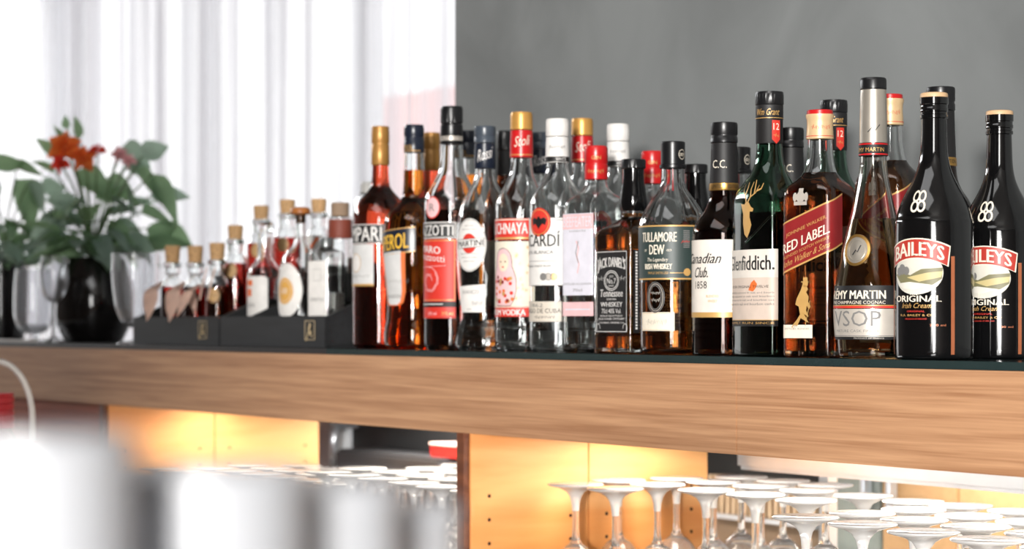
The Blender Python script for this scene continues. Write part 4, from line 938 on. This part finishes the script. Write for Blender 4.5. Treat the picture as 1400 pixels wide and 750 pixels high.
def plant(name, label, px, y, pot, potm, leaves, flowers, rnd, spread, zt, crown):
    x, s = at_y(px, y); r = empty(name, (x, y, ZT+.0002), 0, label, 'plant')
    bm = lathe(bmesh.new(), catmull([(w/s, max(0, (HZ-py)/s+.0356)) for py, w in pot], 3), 56); obj('vase', bm, potm, r, 50)
    rr = random.Random(rnd); bm = bmesh.new(); bs = bmesh.new()
    R3 = Vector((CT, ST, 0)); F3 = Vector((-ST, CT, 0))
    for dx, pz, ln, ang, wd, mi in leaves:                      # explicit large leaves: offset px right, photo row, length px, direction deg, width px
        base = R3*(dx/s) + F3*rr.uniform(-.05, .05) + Vector((0, 0, (HZ-pz)/s+.0356)); a = math.radians(ang)
        d_ = R3*math.cos(a) + Vector((0, 0, math.sin(a))) + F3*rr.uniform(-.5, .2)
        leaf(bm, base, d_, 1.2*ln/s, 1.45*wd/s, .10, mi, roll=rr.uniform(.5, 1.2)*(-1 if math.cos(a) > 0 else 1))
        m0 = Vector((0, 0, zt)); tube(bs, [m0, m0.lerp(base, .5)+Vector((0, 0, .02)), base], .0018, 6)
    for k in range(crown):
        a = rr.uniform(0, 2*PI); q = rr.uniform(.25, 1)*spread; zz = zt + rr.uniform(-.01, .10)
        base = Vector((q*math.cos(a)*.8, q*math.sin(a)*.8, zz)); d_ = Vector((math.cos(a), math.sin(a), rr.uniform(-.5, .7)))
        leaf(bm, base, d_, rr.uniform(.06, .10), rr.uniform(.032, .055), rr.uniform(.1, .5), rr.randint(0, 1), rr.uniform(-.8, .8))
        if k % 3 == 0: tube(bs, [(0, 0, zt-.02), Vector((0, 0, zt-.02)).lerp(base, .5)+Vector((0, 0, .02)), base], .0016, 6)
    obj('foliage', bm, [LF1, LF2], r); obj('stems', bs, STM, r, 60)
    for dx, pz, sz, m, npet, kind in flowers:
        c = R3*(dx/s) - F3*.05 + Vector((0, 0, (HZ-pz)/s+.0356)); bm = bmesh.new()
        for k in range(npet):
            a = 2*PI*k/npet + dx; d_ = R3*math.cos(a)*(1.0 if kind != 'spike' else 1) + Vector((0, 0, math.sin(a)*(1 if kind != 'spike' else .25))) - F3*.35
            leaf(bm, c, d_, sz/s, sz*.95/s, .1, 0, roll=.9)
        if kind != 'spike':
            bmesh.ops.create_icosphere(bm, subdivisions=2, radius=sz*.2/s, matrix=Matrix.Translation(c - F3*.006))
        obj('flower', bm, m, r); bm = bmesh.new(); tube(bm, [(0, 0, zt), Vector((0, 0, zt)).lerp(c, .6)+Vector((0, 0, .02)), c], .0016, 6); obj('flower_stem', bm, STM, r, 60)
    return r
plant('flower_arrangement', 'flower arrangement with orange and red blooms in a round black glass vase', 128, .17,
      [(469, 30), (467, 38), (455, 45), (435, 52), (410, 54), (385, 50), (365, 43), (354, 38), (352, 36)], DKC,
      [(60, 232, 48, -50, 26, 0), (40, 228, 40, -20, 30, 1), (85, 240, 60, -62, 26, 0), (-20, 235, 50, -35, 30, 0), (10, 245, 48, -30, 28, 0), (70, 215, 34, 25, 22, 1), (35, 205, 40, -25, 30, 1),
       (-30, 205, 34, 120, 12, 0), (-45, 215, 36, 135, 12, 0), (-20, 190, 30, 100, 12, 0), (-55, 235, 34, 150, 12, 0), (-40, 175, 18, 95, 10, 0),
       (60, 290, 50, -15, 28, 0), (80, 270, 46, 5, 24, 1), (45, 320, 55, -40, 26, 1), (-10, 330, 60, -75, 26, 0), (20, 300, 60, -60, 24, 0), (-45, 300, 45, 200, 28, 1), (-35, 320, 46, 230, 26, 0), (90, 310, 40, -30, 22, 0),
       (0, 270, 44, 20, 24, 0), (30, 345, 46, -5, 26, 1), (62, 340, 60, 10, 30, 0), (75, 330, 45, 40, 26, 0), (-20, 285, 40, 160, 22, 1), (50, 255, 40, -80, 22, 1), (-5, 350, 50, -95, 34, 0), (-25, 345, 30, 190, 26, 0)],
      [(-31, 205, 28, FO, 6, 'open'), (-6, 219, 21, FO, 5, 'open'), (-38, 226, 16, FRD, 5, 'open'), (12, 208, 15, FRD, 3, 'spike'), (42, 214, 14, FPK, 5, 'open'), (55, 222, 12, FPK, 5, 'open')], 3, .09, .185, 46)
plant('potted_plant', 'leafy green plant with a cream bud in a straight black pot at the left edge', 2, .16,
      [(466, 26), (464, 30), (440, 33), (400, 34), (362, 35), (356, 34)], DKC,
      [(20, 245, 60, -70, 44, 0), (-5, 240, 50, -120, 40, 1), (40, 250, 40, -60, 28, 1), (45, 275, 36, -110, 24, 0), (-10, 300, 44, -130, 30, 0), (15, 330, 50, -100, 30, 1), (50, 300, 40, -50, 20, 0), (0, 235, 36, 20, 30, 0), (25, 232, 36, -10, 26, 0), (55, 260, 30, 10, 22, 1), (28, 340, 60, -92, 12, 0), (60, 330, 40, 200, 16, 1)],
      [(66, 322, 11, FYL, 5, 'open')], 11, .07, .17, 26)
def stemmed(name, label, px, y, prof, m):
    x, s = at_y(px, y); r = empty(name, (x, y, ZT+.0002), 0, label, 'glass')
    foot = [(w/s, max(0, (HZ-py)/s+.0356)) for py, w in prof[0]]; bm = lathe(bmesh.new(), foot, 44); obj('foot', bm, m, r, 60)
    st = [(w/s, (HZ-py)/s+.0356) for py, w in prof[1]]; bm = lathe(bmesh.new(), st, 20); obj('stem', bm, m, r, 60)
    o = catmull([(w/s, (HZ-py)/s+.0356) for py, w in prof[2]], 3); i = [(max(w-.0016, .0005), z+(.0016 if k < 4 else 0)) for k, (w, z) in enumerate(o)]
    bm = bmesh.new(); loft(bm, [[(a*math.cos(2*PI*k/44), a*math.sin(2*PI*k/44), z) for k in range(44)] for a, z in [(.0006, o[0][1])]+o+i[::-1]]); obj('bowl', bm, m, r, 60)
FG = glass('milky_glass', (.97, .98, 1), 1.45, .05, trans=.88)
stemmed('goblet', 'pale clear goblet standing between the black vase and the left crate', 184, .065, ([(470, 24), (468, 23), (466, 8), (465, 3.2)], [(464.8, 3), (456, 2.6), (448.2, 3.5)], [(448, 4), (444, 12), (436, 20), (420, 26), (395, 30), (370, 31.5), (346, 31)]), FG)
stemmed('wine_goblet', 'pale stemmed glass in front of the vases with its white foot near the counter edge', 74, .055, ([(471.5, 24), (469, 23), (464, 9), (459, 3.8)], [(458.8, 3.4), (430, 2.8), (414.2, 3.6)], [(414, 4), (410, 9), (400, 16), (385, 20), (368, 20), (350, 17)]), FG)
stemmed('glass_bowl', 'pale blue-grey stemless glass half hidden between the pot and the black vase', 46, .09, ([(469, 18), (467, 19), (465, 12), (464, 8)], [(463.8, 8), (460, 7), (456.2, 9)], [(456, 10), (450, 20), (435, 26), (410, 27), (385, 26), (368, 24)]), FG)
xa_, _ = at_y(2, .03); xb_, _ = at_y(52, .03)
o = mkbox('white_tray', xa_-.05, xb_, .016, .030, ZT+.0003, ZT+.0060, WHITE, None, .001); tag(o, 'thin white strip tray along the counter edge at the far left', 'tray')

# jar with red lid low at the left edge
x, y = at_Z(-4, 3.5); s = FPX/3.5
r = empty('storage_jar', (x, y, WZ), 0, 'clear jar with ribbed red lid and arched pale handle, cut by the left edge', 'jar')
zz = lambda py: CZ-(py-HZ)/s-WZ
prof = []
zj = [(.026, .0), (.030, .004), (.031, zz(700)), (.031, zz(610)), (.029, zz(600)), (.022, zz(590)), (.022, zz(583))]
bm = bmesh.new(); o_ = zj; i_ = [(a-.002, max(b_, .006)) for a, b_ in zj]
loft(bm, [[(a*math.cos(2*PI*k/40), a*math.sin(2*PI*k/40), z) for k in range(40)] for a, z in o_+i_[::-1]]); obj('jar_body', bm, CLEAR, r, 50)
P_ = [(.024, zz(586))]
for k in range(5): P_ += [(.0262, zz(585-k*9)), (.0262, zz(579-k*9)), (.0246, zz(578-k*9)), (.0246, zz(576.5-k*9))]
P_ += [(.026, zz(539)), (.025, zz(537))]
obj('lid', lathe(bmesh.new(), P_, 48), pm('lid_red', (190, 44, 52), .45), r, 30)
bm = bmesh.new(); R3 = Vector((CT, ST, 0)); pts = []
for k in range(19):
    a = PI*k/18; pts.append(R3*(.0545*math.cos(a)) + Vector((0, 0, zz(572) + .088*math.sin(a))))
pts = [R3*.0545+Vector((0, 0, zz(604)))]+pts+[R3*-.0545+Vector((0, 0, zz(604)))]
tube(bm, pts, .0050, 10); tube(bm, [R3*-.0545+Vector((0, 0, zz(604))), R3*-.03+Vector((0, 0, zz(606)))], .0035, 8); tube(bm, [R3*.0545+Vector((0, 0, zz(604))), R3*.03+Vector((0, 0, zz(606)))], .0035, 8)
obj('handle', bm, pm('ivory_plastic', (232, 226, 220), .35), r, 60)

# ------------------------------------------------------------------ glasses close to the camera
nb = empty('service_counter', (2.06, -1.16, 0), math.radians(-30), 'pale service counter close to the camera carrying the near glasses', 'counter')
TZ = CZ-.175
mkbox('counter_top', -.40, .16, -.30, .22, TZ-.03, TZ, pm('pale_stone', (205, 205, 208), .4), nb, .003)
mkbox('counter_base', -.38, .14, -.28, .20, 0, TZ-.0305, WALD, nb)
TUM = glass('frosted_tumbler_glass', (.72, .74, .78), 1.45, .3, trans=.6)
def tumbler(px, Z, top, rad, label, first=None):
    x, y = at_Z(px, Z); H = CZ-(top-HZ)*Z/FPX-TZ
    r = empty('tumbler', (x, y, TZ+.0002), 0, label, 'glass', None)
    n = 36; o_ = [(rad*.86, 0), (rad*.9, .004), (rad*.95, H*.5), (rad, H)]; i_ = [(rad*.78, .012), (rad*.9, H*.5), (rad-.0022, H)]
    bm = bmesh.new(); loft(bm, [[(a*(1-(.012 if (k % 2 and a < rad*.96) else 0))*math.cos(2*PI*k/n), a*math.sin(2*PI*k/n), z) for k in range(n)] for a, z in o_+i_[::-1]]); obj('body', bm, TUM, r, 50)
    m = bmesh.new()
    lathe(m, [(rad-.002, H-.004), (rad+.0006, H-.004), (rad+.0006, H+.0006), (rad-.0022, H+.0006)], 36); obj('rim', m, TUM, r, 50)
    return r
tumbler(50, .47, 600, .020, 'blurred pale glass nearest the lower left corner of the photo')
tumbler(290, .52, 645, .022, 'blurred pale glass near the camera, second from the left')
tumbler(455, .56, 665, .0165, 'blurred pale glass near the camera, third from the left')
tumbler(560, .60, 690, .0125, 'blurred narrow pale glass near the camera, rightmost of the near glasses')
tumbler(138, .74, 655, .026, 'blurred pale glass in the gap behind the nearest corner glass')
tumbler(372, .70, 662, .024, 'blurred pale glass standing between the second and third near glasses')
tumbler(225, .80, 645, .024, 'blurred pale glass just left of the second near glass, further from the camera')


# ------------------------------------------------------------------ room
def st(name, *a, **k):
    o = mkbox(name, *a, **k); o['kind'] = 'structure'; return o
def plaster(name, c, var=.10):
    m = pm(name, c, .85, var=var, scale=3.0, bump=.15); nt = m.node_tree
    n = [q for q in nt.nodes if q.type == 'TEX_NOISE'][0]; n.inputs['Detail'].default_value = 8; n.inputs['Distortion'].default_value = 1.2; return m
GW = plaster('grey_plaster', (121, 124, 124), .2); WW = pm('white_plaster', (232, 232, 236), .85); DW = pm('dark_panelling', (84, 78, 74), .7)
XW = at_y(622, .43)[0]; CYW = 1.5; xe_ = at_y(262, 0)[0]; WX0 = xe_+(6.28-xe_)*2.75/4.86
st('wall_back', XW, 4.8, .43, .55, HF+.0005, 2.9, GW)
st('floor', -12, 5, -2.9, CYW+.15, -.05, -.0005, wood('floor_oak', (150, 120, 92), (110, 84, 60), 1, 14, .5))
st('ceiling', -12, 5, -2.9, CYW+.15, 2.9, 2.95, pm('grey_ceiling', (150, 148, 146), .85))
CYW = 1.5
xe = at_y(76, CYW)[0]
st('wall_left', -11.9, xe, CYW, CYW+.15, 0, 2.9, WW)
st('wall_right', 4.8, 4.95, -2.9, CYW+.15, 0, 2.9, DW)
st('wall_far', -1.0, 4.8, CYW-.2, CYW, 0, 2.9, WW)
# front wall (behind the camera) with two window openings
yf = -2.75
for a in ((-12, WX0), (4.72, 4.8)): st('wall_front', a[0], a[1], yf-.15, yf, 0, 2.9, DW)
st('wall_front', WX0, 4.72, yf-.15, yf, 0, .6, DW)
st('wall_front', WX0, 4.72, yf-.15, yf, 2.6, 2.9, DW)
def window(name, x0, x1, y, z0, z1, n):
    r = empty(name, ((x0+x1)/2, y, z0)); r['kind'] = 'structure'; w = (x1-x0)/2; h = z1-z0; FM = pm('window_frame_white', (225, 225, 228), .4)
    bm = bmesh.new(); box(bm, -w, w, -.03, .03, 0, .06); box(bm, -w, w, -.03, .03, h-.06, h); box(bm, -w, -w+.06, -.03, .03, .06, h-.06); box(bm, w-.06, w, -.03, .03, .06, h-.06)
    for k in range(1, n): box(bm, -w+2*w*k/n-.03, -w+2*w*k/n+.03, -.03, .03, .06, h-.06)
    obj('window_frame', bm, FM, r)
    return r
window('window_1', xe, -1.0, CYW+.12, .2, 2.85, 4)
window('window_2', WX0-.055, 4.72, yf-.1, .6, 2.6, 1)
# sheer curtain of many hanging strings
def curtain_mat():
    m = bpy.data.materials.new('sheer_curtain'); m.use_nodes = True; nt = m.node_tree; nt.nodes.remove(nt.nodes['Principled BSDF']); out = nt.nodes['Material Output']
    tc = nt.nodes.new('ShaderNodeTexCoord'); mp = nt.nodes.new('ShaderNodeMapping'); mp.inputs['Scale'].default_value = (16, .1, .12); nt.links.new(tc.outputs['Object'], mp.inputs['Vector'])
    n = nt.nodes.new('ShaderNodeTexNoise'); n.inputs['Scale'].default_value = 1; n.inputs['Detail'].default_value = 6; n.inputs['Roughness'].default_value = .7; nt.links.new(mp.outputs[0], n.inputs['Vector'])
    r = nt.nodes.new('ShaderNodeValToRGB'); r.color_ramp.elements[0].position = .42; r.color_ramp.elements[0].color = (.35, .35, .35, 1); r.color_ramp.elements[1].position = .60; r.color_ramp.elements[1].color = (1, 1, 1, 1); nt.links.new(n.outputs['Fac'], r.inputs[0])
    tp = nt.nodes.new('ShaderNodeBsdfTransparent'); df = nt.nodes.new('ShaderNodeBsdfDiffuse'); df.inputs[0].default_value = (.55, .55, .58, 1); tl = nt.nodes.new('ShaderNodeBsdfTranslucent'); tl.inputs[0].default_value = (.66, .67, .70, 1)
    a = nt.nodes.new('ShaderNodeMixShader'); a.inputs[0].default_value = .6; nt.links.new(df.outputs[0], a.inputs[1]); nt.links.new(tl.outputs[0], a.inputs[2])
    b_ = nt.nodes.new('ShaderNodeMixShader'); nt.links.new(r.outputs[0], b_.inputs[0]); nt.links.new(tp.outputs[0], b_.inputs[1]); nt.links.new(a.outputs[0], b_.inputs[2]); nt.links.new(b_.outputs[0], out.inputs[0])
    return m
bm = bmesh.new(); N = 900; x0, x1 = xe+.02, -1.02; top, bot = [], []
rr = random.Random(4)
for k in range(N+1):
    x = x0+(x1-x0)*k/N; yv = CYW-.05 + .022*math.sin(x*26+2*math.sin(x*3.1)) + .008*math.sin(x*71)
    top.append(bm.verts.new((x, yv, 2.87))); bot.append(bm.verts.new((x, yv, .03)))
for k in range(N): f = bm.faces.new((bot[k], bot[k+1], top[k+1], top[k])); f.smooth = True
o = obj('sheer_curtain', bm, curtain_mat()); tag(o, 'white sheer string curtain hanging in front of the bright window', 'curtain')
cr = bmesh.new(); tube(cr, [(x0, CYW-.05, 2.875), (x1, CYW-.05, 2.875)], .012, 8); q_ = obj('curtain_rail', cr, STEEL); q_.parent = o
# outside: pale pink building across the street
bx1 = at_y(618, 9.0)[0]; bx0 = at_y(520, 9.0)[0]
o = mkbox('building', bx0, bx1+6, 9.0, 14.0, -.5, CZ+(HZ-125)/at_y(570, 9.0)[1], pm('pink_render', (234, 184, 180), .8)); tag(o, 'pale pink building outside, faint behind the curtain', 'building')
# ------------------------------------------------------------------ light
w = bpy.data.worlds.new('World'); sc.world = w; w.use_nodes = True
w.node_tree.nodes['Background'].inputs[0].default_value = (1, 1, 1, 1); w.node_tree.nodes['Background'].inputs[1].default_value = 1.3
def area(name, loc, target, sx, sy, p, c=(1, 1, 1)):
    l = bpy.data.lights.new(name, 'AREA'); l.shape = 'RECTANGLE'; l.size = sx; l.size_y = sy; l.energy = p; l.color = c
    o = bpy.data.objects.new(name, l); o.location = loc; col.objects.link(o)
    o.rotation_euler = (Vector(target)-Vector(loc)).to_track_quat('-Z', 'Y').to_euler(); return o
area('daylight_window_right', (3.75, yf-.02, 1.6), (3.75, 0, 1.6), 1.2, 1.8, 75, (1, .985, .96))
area('fill_light_left', (-5.6, -.5, 2.87), (-5.0, .0, 0), 5.0, 1.2, 200, (.97, .985, 1))  # added fill for the white wall and the plants, no fixture
area('machine_fill', (-.75, .53, FB-.004), (-.75, .56, 0), 1.0, .06, 4, (1, .95, .88))  # added fill to lift the post beside the machine
area('kitchen_fill', (1.0, .74, FB-.004), (1.0, .80, 0), 1.9, .08, 6, (1, .95, .88))  # added fill to brighten the kitchen side
area('low_daylight', (6.28, -4.86, CZ+.33), (0, .1, CZ+.0), .42, .42, 500, (1, .97, .93))
area('fill_light', (1.0, -1.3, 2.85), (1.0, -1.0, 0), 1.6, 1.0, 10)  # added soft fill for the room, no fixture
area('compartment_strip_right', (1.0, .24, FB-.004), (1.0, .24, 0), 1.9, .10, 7.5, (1, .93, .82))
area('compartment_strip_left', (-.65, .2, FB-.004), (-.65, .2, 0), 1.2, .10, 3.2, (1, .90, .76))

# ------------------------------------------------------------------ camera
cam = bpy.data.cameras.new('Camera'); co = bpy.data.objects.new('Camera', cam); col.objects.link(co)
co.location = (CX, CY, CZ)
co.rotation_euler = Vector((-ST, CT, 0)).to_track_quat('-Z', 'Y').to_euler()
cam.sensor_width = 36; cam.lens = 36*FPX/1400; cam.shift_y = (HZ-375)/1400; cam.clip_start = .02
cam.dof.use_dof = True; cam.dof.focus_distance = 2.42; cam.dof.aperture_fstop = cam.lens/1000/.0122
sc.camera = co
sc.view_settings.view_transform = 'Standard'; sc.view_settings.look = 'None'; sc.view_settings.gamma = 1; sc.view_settings.use_curve_mapping = False
sc.view_settings.exposure = .45
cy = sc.cycles
cy.max_bounces = 18; cy.transmission_bounces = 18; cy.transparent_max_bounces = 12; cy.glossy_bounces = 5; cy.diffuse_bounces = 3
cy.caustics_refractive = False; cy.caustics_reflective = False; cy.use_denoising = True; cy.sample_clamp_indirect = 8
